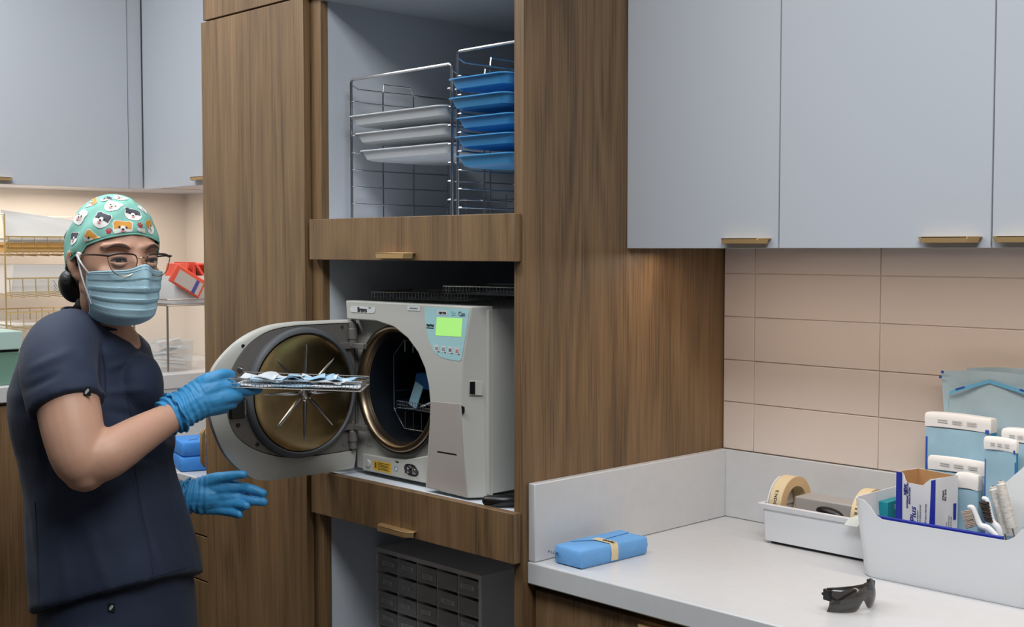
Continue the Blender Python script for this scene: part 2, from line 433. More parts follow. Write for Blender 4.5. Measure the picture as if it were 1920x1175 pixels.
obj('upstand', MB().m(QUARTZ).box(-3.4335, -2.8175, YW-.019, YW-.0015, .9105, 1.061), t)
t = thing('drawer_unit', 'oak drawer unit below the low worktop behind the lower gloved hand', 'drawers', (-3.13, 1.68, 0))
obj('body', MB().m(OAK).box(-3.4335, -2.818, 1.6905, YW-.02, .0, .866), t)
for z0, z1 in ((.10, .408), (.412, .632), (.636, .752), (.756, .858)):
    d = obj('drawer', MB().m(OAK).box(-3.4325, -2.8185, 1.672, 1.690, z0, z1), t, bevel=.001)
    tab_handle(d, (-3.18, 1.672, z1-.006), (0, -1, 0), (1, 0, 0), L=.11)

# ================================================================== steriliser in the middle niche
LCD = mat('green_screen', '9bd873', .4, emit=.55)
TEAL = mat('teal_panel', 'a3cdd0', .4)
LABELY = mat('yellow_label', 'd8a92e', .6)
LABELB = mat('blue_sticker', '2e7fb0', .5)
STICK = mat('pale_sticker', 'cdd0cf', .5)
RED = mat('red_ink', 'c23a45', .6)
CHAMB = mat('chamber_steel', '4a5058', .42, 1)
PLATE = mat('grey_plate', '7d7975', .42, .35)
GOLDM = mat('stained_steel', 'a8936c', .27, 1, var=.35, vscale=9)
RUBBER = mat('grey_gasket', '5a5c60', .5)
RINGM = mat('bronze_ring', '8b7a66', .3, 1)

YA = 1.668
st = thing('steriliser', 'pale grey tabletop steriliser standing open in the middle niche', 'steriliser', (-2.06, 1.90, 1.0))
CX0, CZ0, CR = -2.113, 1.2055, .131
# casing: sides, back, top, plus a front plate with a round hole
mb = MB().m(CASE)
x0, x1, y0, y1, z0, z1 = -2.275, -1.836, 1.70, 2.10, 1.012, 1.386
n = 64
circ = [Vector((CX0+CR*math.cos(2*math.pi*k/n), y0, CZ0+CR*math.sin(2*math.pi*k/n))) for k in range(n)]
def rectpt(a):
    c, s_ = math.cos(a), math.sin(a)
    tx = ((x1-CX0)/c if c > 0 else (x0-CX0)/c) if abs(c) > 1e-6 else 9
    tz = ((z1-CZ0)/s_ if s_ > 0 else (z0-CZ0)/s_) if abs(s_) > 1e-6 else 9
    t_ = min(tx, tz); return Vector((CX0+c*t_, y0, CZ0+s_*t_))
sq = [rectpt(2*math.pi*k/n) for k in range(n)]
for cx_, cz_ in ((x0, z0), (x0, z1), (x1, z0), (x1, z1)):
    k = min(range(n), key=lambda k: (sq[k]-Vector((cx_, y0, cz_))).length); sq[k] = Vector((cx_, y0, cz_))
mb.loft([circ, sq, [p+Vector((0, y1-y0, 0)) for p in sq]], cap0=False, cap1=True)
obj('casing', mb, st, bevel=.003, angle=30)
# front fascia with concave right edge and the round cut
fa = [(648, 562), (766, 567), (884, 572), (879, 612), (869, 680), (864, 745), (866, 800), (871, 870), (877, 934), (837, 924), (797, 914),
      (801, 850), (805, 790), (806, 755), (803, 722), (796, 690), (783, 660), (764, 634), (738, 613), (705, 602), (650, 598)]
F = [on(x, y, 1, YA) for x, y in fa]
B = [Vector((p.x, 1.6995, p.z)) for p in F]
for i in range(2, 9): B[i] = Vector((-1.8355, 1.712, F[i].z))
for i in range(0, 2): F[i].z = B[i].z = 1.3925-.0*i
F[2].z = B[2].z = 1.3925
mb = MB().m(CASE); mb.loft([F, B], cap1=False)
fo = obj('fascia', mb, st, bevel=.003, seg=3, angle=30)
# lower flap of the column (taupe)
fl = [(807, 752), (863, 757), (865, 800), (870, 870), (875.5, 931), (837, 921.5), (799.5, 911.5), (803, 850), (806.5, 790)]
mb = MB().m(CASEP); q = [on(x, y, 1, YA-.0012) for x, y in fl]; mb.prism(q, (0, .0010, 0))
pf = obj('printer_flap', mb, st, bevel=.0006, seg=1)
mb = MB().m(DSTEEL)
a, b = on(820, 845, 1, YA-.0014), on(856, 851, 1, YA-.0014); mb.prism([a, b, b+Vector((0, 0, -.003)), a+Vector((0, 0, -.003))], (0, .0004, 0))
obj('slot', mb, pf)
mb = MB().m(BLACKP)
mb.prism([on(x, y, 1, YA-.0014) for x, y in ((865, 760), (871, 763), (871, 772), (867, 778))], (0, .0004, 0))
obj('grip_notch', mb, st)
# side: louvre vents and latch port
mb = MB().m(NICHE if False else CASEP)
for k in range(19):
    zz = 1.315-k*.0158
    mb.box(-1.8362, -1.8345, 1.80, 1.93, zz, zz+.0022); mb.box(-1.8362, -1.8352, 1.80, 1.803, zz-.006, zz)
obj('vent_louvres', mb, st)
sx = lambda x, y, off=0: on(x, y, 0, -1.8355+off)
mb = MB().m(CASE)
q = [(880, 713), (905, 714), (905, 741), (880, 740)]
# port lies on the chamfer between fascia edge and casing side
def cham(px, py, off=0):
    d = FW + RT*((px-CXP)/FPX) - UC*((py-CYP)/FPX)
    p0 = Vector((-1.8355, 1.712, 1.2)); fx = on(866, py, 1, YA).x
    nrm = Vector((1.712-YA, -(-1.8355-fx), 0)).normalized(); nrm = Vector((abs(nrm.x), -abs(nrm.y), 0))
    t_ = (p0-CAM).dot(nrm)/d.dot(nrm); return CAM+d*t_+nrm*off, nrm
pts = [cham(x, y, .0022) for x, y in q]; mb.prism([p for p, _ in pts], pts[0][1]*.0008)
pp = obj('side_port', mb, st, bevel=.0004, seg=1)
pts = [cham(x, y, .0034) for x, y in ((881, 715), (891, 715), (891, 739), (881, 738))]
obj('socket', MB().m(BLACKP).prism([p for p, _ in pts], pts[0][1]*.0004), pp)
# teal control panel
mb = MB().m(TEAL)
tp = [(795.5, 575.5), (838, 577), (880, 579.5), (873, 628), (865, 674), (861, 676.8), (840, 673.5), (826, 669), (815, 661), (805.5, 643), (800, 620), (796.5, 598)]
mb.prism([on(x, y, 1, YA-.0006) for x, y in tp], (0, .0005, 0))
cp = obj('control_panel', mb, st)
def deco(parent, name, mt, pts, off=.0010, th=.0003):
    return obj(name, MB().m(mt).prism([on(x, y, 1, YA-off) for x, y in pts], (0, th, 0)), parent)
deco(cp, 'screen', LCD, [(819, 594.5), (867, 597), (864.5, 631.5), (816.5, 628.5)])
deco(cp, 'serial_label', STICK, [(819.5, 581.5), (839.5, 582.3), (838.5, 591), (819, 590)])
def tx(parent, s, px, py, size, mt, nm='lettering', off=.0013, **k):
    return text(parent, s, on(px, py, 1, YA-off), (1, 0, 0), (0, 0, 1), size, mt, nm, **k)
tx(cp, '15JPC328', 829, 586.6, .0058, BLACK, bold=.0002)
mb = MB(); textinto(mb, mat('pale_teal_ink', '86c3c4', .6), 'Sci', on(850, 587.5, 1, YA-.0013), (1, 0, 0), (0, 0, 1), .0115, align='CENTER')
textinto(mb, mat('slate_ink', '5f7480', .6), 'Can', on(865.5, 588.5, 1, YA-.0013), (1, 0, 0), (0, 0, 1), .0125, bold=.0002); obj('brand_lettering', mb, cp, recalc=False)
tx(cp, 'Del-Tec!', 806.5, 609.5, .0062, BLACK, bold=.0003)
deco(cp, 'print_bar', BLACK, [(799.5, 613.3), (813, 614.2), (813, 616), (799.5, 615)])
for px, c in ((819, GREY), (831.5, GREY), (844, BLACK), (857, RED)):
    b_ = deco(cp, 'button', STICK, [(px-4.5, 646+(px-819)*.13), (px+4.5, 647+(px-819)*.13), (px+3.8, 659.5+(px-819)*.13), (px-5, 658+(px-819)*.13)])
    mb = MB().m(c); yb = 650+(px-819)*.13
    for k in range(3):
        mb.prism([on(x, y, 1, YA-.0014) for x, y in ((px-3, yb+k*2.1), (px+2.6-(k % 2), yb+.3+k*2.1), (px+2.6-(k % 2), yb+1.3+k*2.1), (px-3, yb+1+k*2.1))], (0, .0003, 0))
    mb.m(BLACK).prism([on(x, y, 1, YA-.0014) for x, y in ((px+1.5, yb+8), (px+4, yb+8), (px+3, yb+11))], (0, .0003, 0))
    obj('icon', mb, b_)
pl_ = MB().m(STICK); c_ = [on(x, y, 1, YA-.0010) for x, y in ((659, 573.5), (701, 575.5), (703, 578), (702.5, 584), (700, 587), (659, 585), (656.5, 582), (657, 576))]
pl_.prism(c_, (0, .0008, 0)); np_ = obj('name_plate', pl_, st)
tx(np_, 'Bravo', 679, 580.7, .0145, BLACK, bold=.0006)
tx(np_, '17V', 692.5, 577.2, .0066, GREY, shear=.2)
lb = deco(st, 'small_label', STICK, [(763.5, 573), (787.5, 574.2), (787.5, 582.8), (763.5, 581.6)])
tx(lb, 'USE REMOTE IR', 775.5, 577.8, .0038, GREY)

# base fascia below the chamber
mb = MB().m(CASE)
YB_ = 1.694
bf = [(679, 850), (720, 857), (760, 861), (806, 853), (806, 908), (679, 881)]
A = [on(x, y, 1, YB_) for x, y in bf]; mb.loft([A, [Vector((p.x, 1.6995, p.z)) for p in A]], cap1=False)
bs = obj('base_fascia', mb, st, bevel=.003, seg=2)
def dec2(parent, name, mt, pts, off=.0004, th=.0004):
    return obj(name, MB().m(mt).prism([on(x, y, 1, YB_-off) for x, y in pts], (0, th, 0)), parent)
yl = dec2(bs, 'warning_label', LABELY, [(700, 862), (733.5, 869), (733, 888), (700.5, 880)])
mb = MB().m(mat('brown_ink', '5c4a1c', .7))
for k in range(5): mb.prism([on(x, y, 1, YB_-.0008) for x, y in ((708, 866.5+k*2.9), (730-(k % 2)*4, 871+k*2.9), (730-(k % 2)*4, 872.1+k*2.9), (708, 867.5+k*2.9))], (0, .0003, 0))
mb.prism([on(x, y, 1, YB_-.0008) for x, y in ((702.5, 866), (705.5, 867), (705.5, 877), (702.5, 876))], (0, .0003, 0))
obj('print', mb, yl)
c = on(742.5, 878.5, 1, YB_-.0006); mb = MB().m(LABELB).lathe(c, (0, 1, 0), [(0, 0), (.0055, 0), (.0055, .0004), (0, .0004)], 24); o = obj('round_sticker', mb, bs); 
dec2(o, 'drop_mark', STICK, [(742.6, 873.5), (745, 880), (742.5, 883), (740, 880)], .0010)
dec2(bs, 'slit', BLACKP, [(741.5, 864), (747.5, 865.2), (747.5, 867.6), (741.5, 866.4)])
c = on(690.5, 868, 1, YB_-.001)
obj('round_button', MB().m(CASE).lathe(c, (0, 1, 0), [(0, -.003), (.007, -.003), (.0085, -.001), (.0085, .002), (0, .002)], 24), bs)
# drain valves in an oval recess
mb = MB().m(DSTEEL); q = []
c = on(771, 881, 1, YB_-.0005)
ring = [c+Vector((.0225*math.cos(a)*.9+(.004 if math.cos(a) > 0 else -.004), 0, .0125*math.sin(a)-.10*.0225*math.cos(a))) for a in [2*math.pi*k/28 for k in range(28)]]
mb.prism(ring, (0, .001, 0)); ov = obj('valve_recess', mb, bs)
for px in (765, 778):
    c = on(px, 880.5+(px-771)*.2, 1, YB_-.002)
    mb = MB().m(CHROME).lathe(c, (0, 1, 0), [(0, -.004), (.004, -.004), (.004, -.002), (.0085, -.001), (.0085, .002)], 20)
    mb.box(c.x-.0015, c.x+.0015, c.y-.008, c.y-.003, c.z-.007, c.z+.007); obj('drain_valve', mb, ov)
# embossed triangle mark
mb = MB().m(CASEP); a_, b_, c_ = on(693, 820, 1, 1.6992), on(688, 835, 1, 1.6992), on(698, 837, 1, 1.6992)
for p, q in ((a_, b_), (b_, c_), (c_, a_)): mb.tube([p, q], .0006, 5)
obj('embossed_mark', mb, st)
# chamber ring and chamber
mb = MB().m(RINGM).lathe((CX0, 1.70, CZ0), (0, -1, 0), [(.131, -.006), (.1365, .002), (.139, .010), (.136, .017), (.128, .019), (.1235, .016), (.1215, .006), (.120, .002), (.118, -.004)], 72)
rg = obj('chamber_ring', mb, st, angle=60)
mb = MB().m(DSTEEL).lathe((CX0, 1.70, CZ0), (0, -1, 0), [(.1405, .001), (.1435, .006), (.1415, .013), (.1385, .0135), (.1375, .002)], 72)
obj('ring_edge', mb, rg, angle=60)
mb = MB().m(CHAMB).lathe((CX0, 1.70, CZ0), (0, 1, 0), [(.119, .0), (.1195, .02), (.1195, .34), (.09, .372), (0, .375)], 64)
mb.lathe((CX0, 1.70, CZ0), (0, 1, 0), [(.123, .0), (.123, .34), (.1, .378), (0, .380)], 64)
obj('chamber', mb, st, angle=60)
# wire rack inside the chamber (rests in it, slides out: own thing)
ir = thing('chamber_rack', 'thin wire rack inside the dark steriliser chamber', 'rack', (CX0, 1.76, 1.10))
mb = MB().m(CHROME); r_ = .0012
def octo(y): return [(CX0-.082, y, 1.150), (CX0-.082, y, 1.270), (CX0-.045, y, 1.306), (CX0+.045, y, 1.306), (CX0+.082, y, 1.270), (CX0+.082, y, 1.150), (CX0+.045, y, 1.109), (CX0-.045, y, 1.109)]
for y in (1.745, 1.89, 2.02): mb.tube(octo(y), r_, 6, closed=True)
for p in octo(1.745): mb.tube([p, (p[0], 2.02, p[2])], r_*.8, 6)
for z in (1.150, 1.190, 1.232):
    for sx_ in (-1, 1): mb.tube([(CX0+sx_*.080, 1.745, z), (CX0+sx_*.080, 2.02, z)], r_, 6)
    
for k in range(4):
    mb.tube([(CX0-.042+.028*k, 1.745, 1.306), (CX0-.042+.028*k, 1.745, 1.280)], r_*.8, 6)
    mb.tube([(CX0-.042+.028*k, 1.745, 1.109), (CX0-.042+.028*k, 1.745, 1.148)], r_*.8, 6)
obj('frame', mb, ir)
def basket(name, parent, L, Wd, H, step=.007, rw=.0007, rim=.0016, mt=None, origin=(0, 0, 0), ax=(1, 0, 0), ay=(0, 1, 0), split=False):
    """wire mesh tray; origin = centre of its bottom"""
    mt = mt or CHROME
    o_ = Vector(origin); ax, ay = Vector(ax), Vector(ay); az = Vector((0, 0, 1))
    def q(a, b, z): return o_+ax*a+ay*b+az*z
    hx, hy = L/2, Wd/2
    mb = MB().m(mt)
    for z, r in ((H, rim),): mb.tube([q(-hx, -hy, z), q(hx, -hy, z), q(hx, hy, z), q(-hx, hy, z)], r, 6, closed=True)
    rimo = obj('rim', mb, parent)
    mb = MB().m(mt)
    for z in (H*.5, 0.0007): mb.tube([q(-hx, -hy, z), q(hx, -hy, z), q(hx, hy, z), q(-hx, hy, z)], rw, 4, closed=True)
    k = int(L/step)
    for i in range(k+1):
        a = -hx+L*i/k; mb.tube([q(a, -hy, H), q(a, -hy, .0007), q(a, hy, .0007), q(a, hy, H)], rw, 4, caps=False)
    k = int(Wd/step)
    for i in range(1, k):
        b = -hy+Wd*i/k; mb.tube([q(-hx, b, H), q(-hx, b, .0007), q(hx, b, .0007), q(hx, b, H)], rw, 4, caps=False)
    obj('wire_mesh', mb, parent)
tt = thing('wire_tray', 'wire mesh tray on the rack inside the steriliser chamber', 'tray', (CX0, 1.86, 1.1525))
basket('wire_tray', tt, .155, .22, .016, .009, .0006, .0012, origin=(CX0, 1.86, 1.1515))
# packs in the chamber
def pack(name, L, Wd, H, mt, origin, ax, ay, bulge=.15, az=(0, 0, 1), seed=0, r=.35):
    rnd = random.Random(seed); o_ = Vector(origin); ax, ay, az = Vector(ax).normalized(), Vector(ay).normalized(), Vector(az)
    mb = MB().m(mt); rings = []
    for z, s_ in ((0, .93), (H*.08, .98), (H*.5, 1.0), (H*.85, .985), (H*.97, .95), (H, .90)):
        hx, hy = L/2*s_, Wd/2*s_; rr = min(hx, hy)*r*.4
        pts = rrect(0, 0, hx, hy, rr, 0, 3)
        rings.append([o_+ax*(p.x+rnd.uniform(-1, 1)*.0006)+ay*(p.y+rnd.uniform(-1, 1)*.0006)+az*(z+rnd.uniform(-1, 1)*.0004*(0 < z < H)) for p in pts])
    return mb.loft(rings)
o = obj('wrapped_pack', pack('p', .13, .07, .036, BWRAPD, (CX0-.006, 1.835, 1.1925), (1, .15, 0), (-.15, 1, 0), seed=3), None, bevel=.002)
tag(o, 'dark blue wrapped pack lying inside the steriliser chamber', 'wrapped pack')
POUCHT = mat('pouch_paper', 'd9dfe4', .6)
POUCHB = mat('pouch_film_blue', '9cc6da', .35, bump=.2, bscale=60)
mb = MB().m(POUCHB); c = Vector((CX0-.035, 1.77, 1.156))
mb.obox(c+Vector((0, 0, .026)), (.013, 0, -.005), (0, .0012, 0), (.012, 0, .026))
tag(obj('sterile_pouch', mb), 'small pale blue pouch leaning inside the steriliser chamber', 'pouch')
mb = MB().m(POUCHT); g = []
for i in range(9):
    u = i/8; g.append([(CX0-.015+.115*u, 1.765+.09*v, 1.158+.072*u**1.6+.01*math.sin(v*3)) for v in (0, .33, .66, 1)])
mb.sheet(g, .001, (0, 0, 1)); tag(obj('sterile_pouch', mb), 'long white pouch curling upward inside the steriliser chamber', 'pouch')

# door, opened square to the front
XD = -2.262
dr_out = [(677, 598), (600, 601), (545, 604), (500, 612), (458, 632), (425, 660), (401, 692), (392, 725), (394, 775), (405, 815), (425, 855), (455, 884), (487, 900), (540, 896), (610, 886), (677, 875)]
dr_in = [(675, 604), (600, 607), (545, 611), (505, 620), (475, 638), (452, 662), (436, 690), (428, 712), (425, 750), (430, 790), (447, 821), (481, 844), (530, 857), (579, 856), (628, 850), (675, 842)]
O1 = [on(x, y, 0, XD-.010) for x, y in dr_out]; I1 = [on(x, y, 0, XD) for x, y in dr_in]
def smooth_closed(pts, k=4):
    out = []; n_ = len(pts)
    for i in range(n_):
        p0, p1, p2, p3 = pts[i-1], pts[i], pts[(i+1) % n_], pts[(i+2) % n_]
        for j in range(k):
            t = j/k; out.append(.5*((2*p1)+(p2-p0)*t+(2*p0-5*p1+4*p2-p3)*t*t+(3*p1-p0-3*p2+p3)*t**3))
    return out
def open_s(pts, k=4):       # keep the hinge side straight
    n_ = len(pts); out = []
    for i in range(n_-1):
        p0, p1, p2, p3 = pts[max(i-1, 0)], pts[i], pts[i+1], pts[min(i+2, n_-1)]
        for j in range(k):
            t = j/k; out.append(.5*((2*p1)+(p2-p0)*t+(2*p0-5*p1+4*p2-p3)*t*t+(3*p1-p0-3*p2+p3)*t**3))
    return out+[pts[-1]]
O, I = open_s(O1), open_s(I1)
cen = Vector((XD, 1.53, 1.19))
dm = MB().m(CASE)
lipi = [Vector((XD-.002, p.y, p.z)) for p in I]
mid = [Vector((XD-.004, (a.y*.55+b.y*.45), (a.z*.55+b.z*.45))) for a, b in zip(O, I)]
back = [Vector((XD-.040, cen.y+(p.y-cen.y)*.93, cen.z+(p.z-cen.z)*.90)) for p in O]
back2 = [Vector((XD-.052, cen.y+(p.y-cen.y)*.75, cen.z+(p.z-cen.z)*.72)) for p in O]
inn = [Vector((XD-.012, p.y, p.z)) for p in I]
for r in (O, mid, lipi, inn, back, back2):
    for p in r: p.y = min(p.y, 1.690)
dm.loft([inn, lipi, mid, O, [Vector((XD-.022, p.y, p.z)) for p in O], back, back2], cap0=False)
dd = obj('door', dm, st, angle=50)
mb = MB().m(PLATE); I2 = [Vector((XD-.004, cen.y+(p.y-cen.y)*.99, cen.z+(p.z-cen.z)*.99)) for p in I]
mb.loft([[Vector((XD-.011, p.y, p.z)) for p in I2], I2]); pt = obj('inner_plate', mb, dd, bevel=.001, angle=30)
DY, DZ = 1.5465, 1.1960
mb = MB().m(RUBBER).lathe((XD, DY, DZ), (1, 0, 0), [(.1425, -.006), (.142, .004), (.137, .010), (.131, .011), (.128, .006), (.127, .002)], 72)
obj('gasket', mb, dd, angle=60)
mb = MB().m(GOLDM).lathe((XD, DY, DZ), (1, 0, 0), [(.1265, .002), (.126, .008), (.118, .010), (.095, .0105), (.06, .0095), (.03, .008), (0, .0075)], 72)
dk = obj('door_disc', mb, dd, angle=60)
mb = MB().m(CHROME).lathe((XD, DY, DZ), (1, 0, 0), [(.014, .006), (.014, .011), (.011, .013), (.005, .0135), (0, .0135)], 8); obj('hub', mb, dk)
for k in range(8):
    a = math.radians(88-45*k); e = Vector((0, math.cos(a), math.sin(a))); c = Vector((XD+.0095, DY, DZ))
    mb = MB().m(CHROME); mb.tube([c+e*.018, c+e*.03, c+e*.09, c+e*.104], [.003, .0046, .0036, .0014], 8, caps='round'); obj('rib', mb, dk)
for px, py in ((456, 649), (447, 797), (483, 833)):
    obj('screw_hole', MB().m(BLACKP).lathe(on(px, py, 0, XD-.003), (1, 0, 0), [(0.0045, -.001), (.0045, .0005), (0, .0005)], 16), pt)
obj('stud', MB().m(CHROME).lathe(on(450, 692, 0, XD-.003), (1, 0, 0), [(.0065, 0), (.006, .006), (.003, .012), (0, .012)], 16), pt)
for px, py in ((641, 612), (645, 833)):
    obj('screw', MB().m(CHROME).lathe(on(px, py, 0, XD-.003), (1, 0, 0), [(.0035, 0), (.003, .002), (0, .002)], 12), pt)
mb = MB().m(BLACKP); a = on(440, 765, 0, XD-.003); mb.box(XD-.004, XD+.006, a.y-.014, a.y+.020, a.z-.022, a.z+.022); lt = obj('latch', mb, pt, bevel=.002)
a = on(458, 763, 0, XD+.004); obj('latch_pin', MB().m(STEEL).cyl((a.x, a.y, a.z-.016), (a.x, a.y, a.z+.016), .006, 14), lt)
# hinges
for zc_, ar in ((1.318, 1.292), (1.088, 1.110)):
    mb = MB().m(PLATE)
    for a, b, r in ((-.028, .028, .0085), (-.012, .012, .0105)):
        mb.cyl((XD+.004, 1.678, zc_+a), (XD+.004, 1.678, zc_+b), r, 18)
    mb.cyl((XD+.004, 1.678, zc_-.034), (XD+.004, 1.678, zc_+.034), .004, 10)
    mb.box(XD+.001, XD+.050, 1.672, 1.684, ar-.006, ar+.006)
    mb.box(XD-.010, XD+.006, 1.640, 1.684, ar-.007, ar+.007)
    obj('hinge', mb, st, bevel=.001)
for x in (-2.24, -1.87):
    for y in (1.74, 2.06): obj('foot', MB().m(BLACKP).lathe((x, y, 1.0002), (0, 0, 1), [(0, 0), (.012, 0), (.012, .0118), (0, .0118)], 16), st)

# hose end on the shelf at the right
mb = MB().m(BLACKP); mb.tube([(-1.790, 1.655, 1.0131), (-1.775, 1.667, 1.0131), (-1.76, 1.685, 1.0131), (-1.745, 1.715, 1.0131), (-1.738, 1.76, 1.0131), (-1.737, 1.85, 1.0131)], [.0105, .0122, .0122, .0122, .0122, .0122], 12, spline=3, caps='round')
tag(obj('hose', mb), 'thick black hose lying on the shelf right of the steriliser', 'hose')

# wire trays on top of the steriliser
t = thing('wire_tray', 'empty wire tray on top of the steriliser, the left one', 'tray', (-2.14, 1.835, 1.3945), group='empty wire trays on top of the steriliser')
basket('t', t, .26, .155, .017, .0085, .0007, .0015, origin=(-2.145, 1.835, 1.3945), ax=(.97, .25, 0), ay=(-.25, .97, 0))
t2 = dup(t, (-1.86, 1.805, 1.4135), math.radians(-4), 'empty wire tray on top of the steriliser, nearer the right side')

# ================================================================== tray racks in the top niche
ZS = 1.5705
TRW = mat('white_tray', 'd6d9dc', .35); TRB = mat('blue_tray', '4a9ad2', .35)
def tray_rack(label, x0, x1, y0, y1, h, loc_group=None):
    t = thing('tray_rack', label, 'rack', ((x0+x1)/2, (y0+y1)/2, ZS), group=loc_group)
    r = .0030
    zt = ZS+h
    fm = MB().m(CHROME); fm.tube([(x0, y0, ZS+r), (x0, y0, zt-.008), (x0+.002, y0, zt-.003), (x0+.008, y0, zt), (x1-.008, y0, zt), (x1-.002, y0, zt-.003), (x1, y0, zt-.008), (x1, y0, ZS+r)], r, 8)
    obj('front_frame', fm, t)
    for s_, x in ((1, x0), (-1, x1)):
        g = MB().m(CHROME)
        z = zt-.050
        while z > ZS+.01:
            g.tube([(x, y0, z), (x+s_*.012, y0-.001, z), (x+s_*.014, y0+.02, z), (x+s_*.005, y0+.05, z), (x+s_*.002, y1, z)], .0017, 6, spline=2); z -= .0378
        for yy in (y0+.09, y0+.18, y1): g.tube([(x, yy, ZS+.002), (x, yy, zt-.02)], .0017, 6)
        g.tube([(x, y0, zt-.012), (x, y0+.02, zt-.02), (x, y1, zt-.02)], .0020, 6)
        g.tube([(x, y0+.09, zt-.02), (x, y0+.092, zt-.003), (x, y0+.17, zt-.003), (x, y0+.18, zt-.02)], .0019, 6)
        g.tube([(x, y0, ZS+.004), (x, y1, ZS+.004)], .0020, 6)
        obj('side_grid', g, t)
    g = MB().m(CHROME)
    for z in (zt-.02, zt-.042, zt-.064, ZS+.05, ZS+.02): g.tube([(x0, y1, z), (x1, y1, z)], .0019, 6)
    k = max(2, int((x1-x0)/.06))
    for i in range(1, k): g.tube([(x0+(x1-x0)*i/k, y1, zt-.02), (x0+(x1-x0)*i/k, y1, zt-.085)], .0016, 6)
    for i in range(1, k): g.tube([(x0+(x1-x0)*i/k, y1, ZS+.06), (x0+(x1-x0)*i/k, y1, ZS+.004)], .0016, 6)
    obj('back_grid', g, t)
    return t
tray_rack('chrome tray rack on the left holding three white trays', -2.287, -1.944, 1.700, 1.985, .315)
tray_rack('chrome tray rack on the right holding the blue trays', -1.915, -1.728, 1.690, 1.985, .335)
def tray(name, label, cat, x0, x1, y0, y1, z, mt, group, hh=.024):
    mb = MB().m(mt); cx, cy, hx, hy = (x0+x1)/2, (y0+y1)/2, (x1-x0)/2, (y1-y0)/2
    o = lambda d, zz, r: rrect(cx, cy, hx-d, hy-d, r, zz, 5)
    mb.loft([o(.022, z, .012), o(.012, z+.004, .016), o(.004, z+hh-.003, .02), o(-.001, z+hh-.002, .022), o(-.001, z+hh, .022), o(.006, z+hh, .02), o(.014, z+.007, .016), o(.024, z+.003, .012)])
    return tag(obj(name, mb, None, angle=40), label, cat, group)
zr = lambda rung: ZS+.315-.050-.0378*rung+.0022
for k, (dy, dx) in enumerate(((-.004, 0), (.008, .004), (.018, .008))):
    tray('instrument_tray', 'white plastic tray in the left rack, %s of three' % ('topmost', 'middle', 'lowest')[k], 'tray',
         -2.280+dx, -1.953, 1.697+dy-.012, 1.95, ZS+.315-.050-.0378*(1.3+k)+.0032-.0113, TRW, 'white trays in the tray rack')
for k, dy in enumerate((-.026, -.026, -.006, -.010, -.006)):
    tray('instrument_tray', 'blue plastic tray in the right rack, %s of five' % ('topmost', 'second from the top', 'middle', 'fourth from the top', 'lowest')[k], 'tray',
         -1.908, -1.736, 1.686+dy-.010, 1.95, ZS+.335-.050-.0378*(1+k)+.0032-.0, TRB, 'blue trays in the tray rack')
# pale boxes standing behind the rack grid
for k, (a, b, h) in enumerate(((-2.20, -1.99, .075),)):
    pass

# ================================================================== drawer organiser in the bottom niche
ORG = mat('grey_plastic_frame', 'e2dcd8', .5); CLR = mat('clear_drawer', 'd6d4d2', .15, alpha=.34, spec=.7)
LABW = mat('drawer_label', 'd0cdc9', .7)
YO = 1.80
a, b = on(703, 1021, 1, YO), on(903, 1083, 1, YO)
ox0, ox1, ozt = a.x, b.x, (a.z+b.z)/2
ozb = .3525
t = thing('drawer_organiser', 'grey drawer organiser with clear little drawers in the bottom niche', 'organiser', ((ox0+ox1)/2, 1.88, ozb))
print('ORG', ox0, ox1, ozt)
mb = MB().m(ORG)
mb.box(ox0, ox1, YO, 1.98, ozt-.010, ozt); mb.box(ox0, ox1, YO, 1.98, ozb, ozb+.010)
mb.box(ox0, ox0+.010, YO, 1.98, ozb+.010, ozt-.010); mb.box(ox1-.010, ox1, YO, 1.98, ozb+.010, ozt-.010)
mb.box(ox0+.010, ox1-.010, 1.972, 1.98, ozb+.010, ozt-.010)
W5 = (ox1-ox0-.020)/5; HR = .0438
for i in range(1, 5): mb.box(ox0+.010+W5*i-.0009, ox0+.010+W5*i+.0009, YO+.004, 1.972, ozb+.010, ozt-.010)
for j in range(1, 10): mb.box(ox0+.010, ox1-.010, YO+.006, 1.972, ozt-.010-HR*j-.0008, ozt-.010-HR*j+.0008)
obj('case', mb, t)
rnd = random.Random(5)
for j in range(6):
    for i in range(5):
        x0 = ox0+.010+W5*i+.0022; x1 = x0+W5-.0044; z1 = ozt-.010-HR*j-.0025; z0 = z1-HR+.0055
        mb = MB().m(CLR); yy = YO+.002
        mb.box(x0, x1, yy, yy+.0015, z0, z1-.004); mb.box(x0, x0+.0012, yy+.0016, 1.96, z0, z1-.008); mb.box(x1-.0012, x1, yy+.0016, 1.96, z0, z1-.008)
        mb.box(x0, x1, yy+.0016, 1.96, z0, z0+.0012)
        mb.prism([(x0+.002, yy, z1-.005), (x1-.002, yy, z1-.005), (x1-.004, yy-.012, z1), (x0+.004, yy-.012, z1)], (0, 0, .0012))
        d = obj('drawer', mb, t)
        if (i, j) not in ((2, 1), (3, 0), (4, 1), (3, 3), (3, 2)):
            mb = MB().m(LABW); h_ = .010; zc = z0+.016+rnd.uniform(-.003, .003); wl = (x1-x0)*rnd.uniform(.22, .34); xc = (x0+x1)/2+rnd.uniform(-.004, .004)
            mb.box(xc-wl, xc+wl, yy-.0006, yy-.0002, zc-h_/2, zc+h_/2); mb.m(GREY)
            for q_ in (-.0022, .0018): mb.box(xc-wl*.75, xc+wl*.7, yy-.0009, yy-.0007, zc+q_-.0008, zc+q_+.0008)
            obj('label_card', mb, d)

# ================================================================== right worktop
WT = .9103
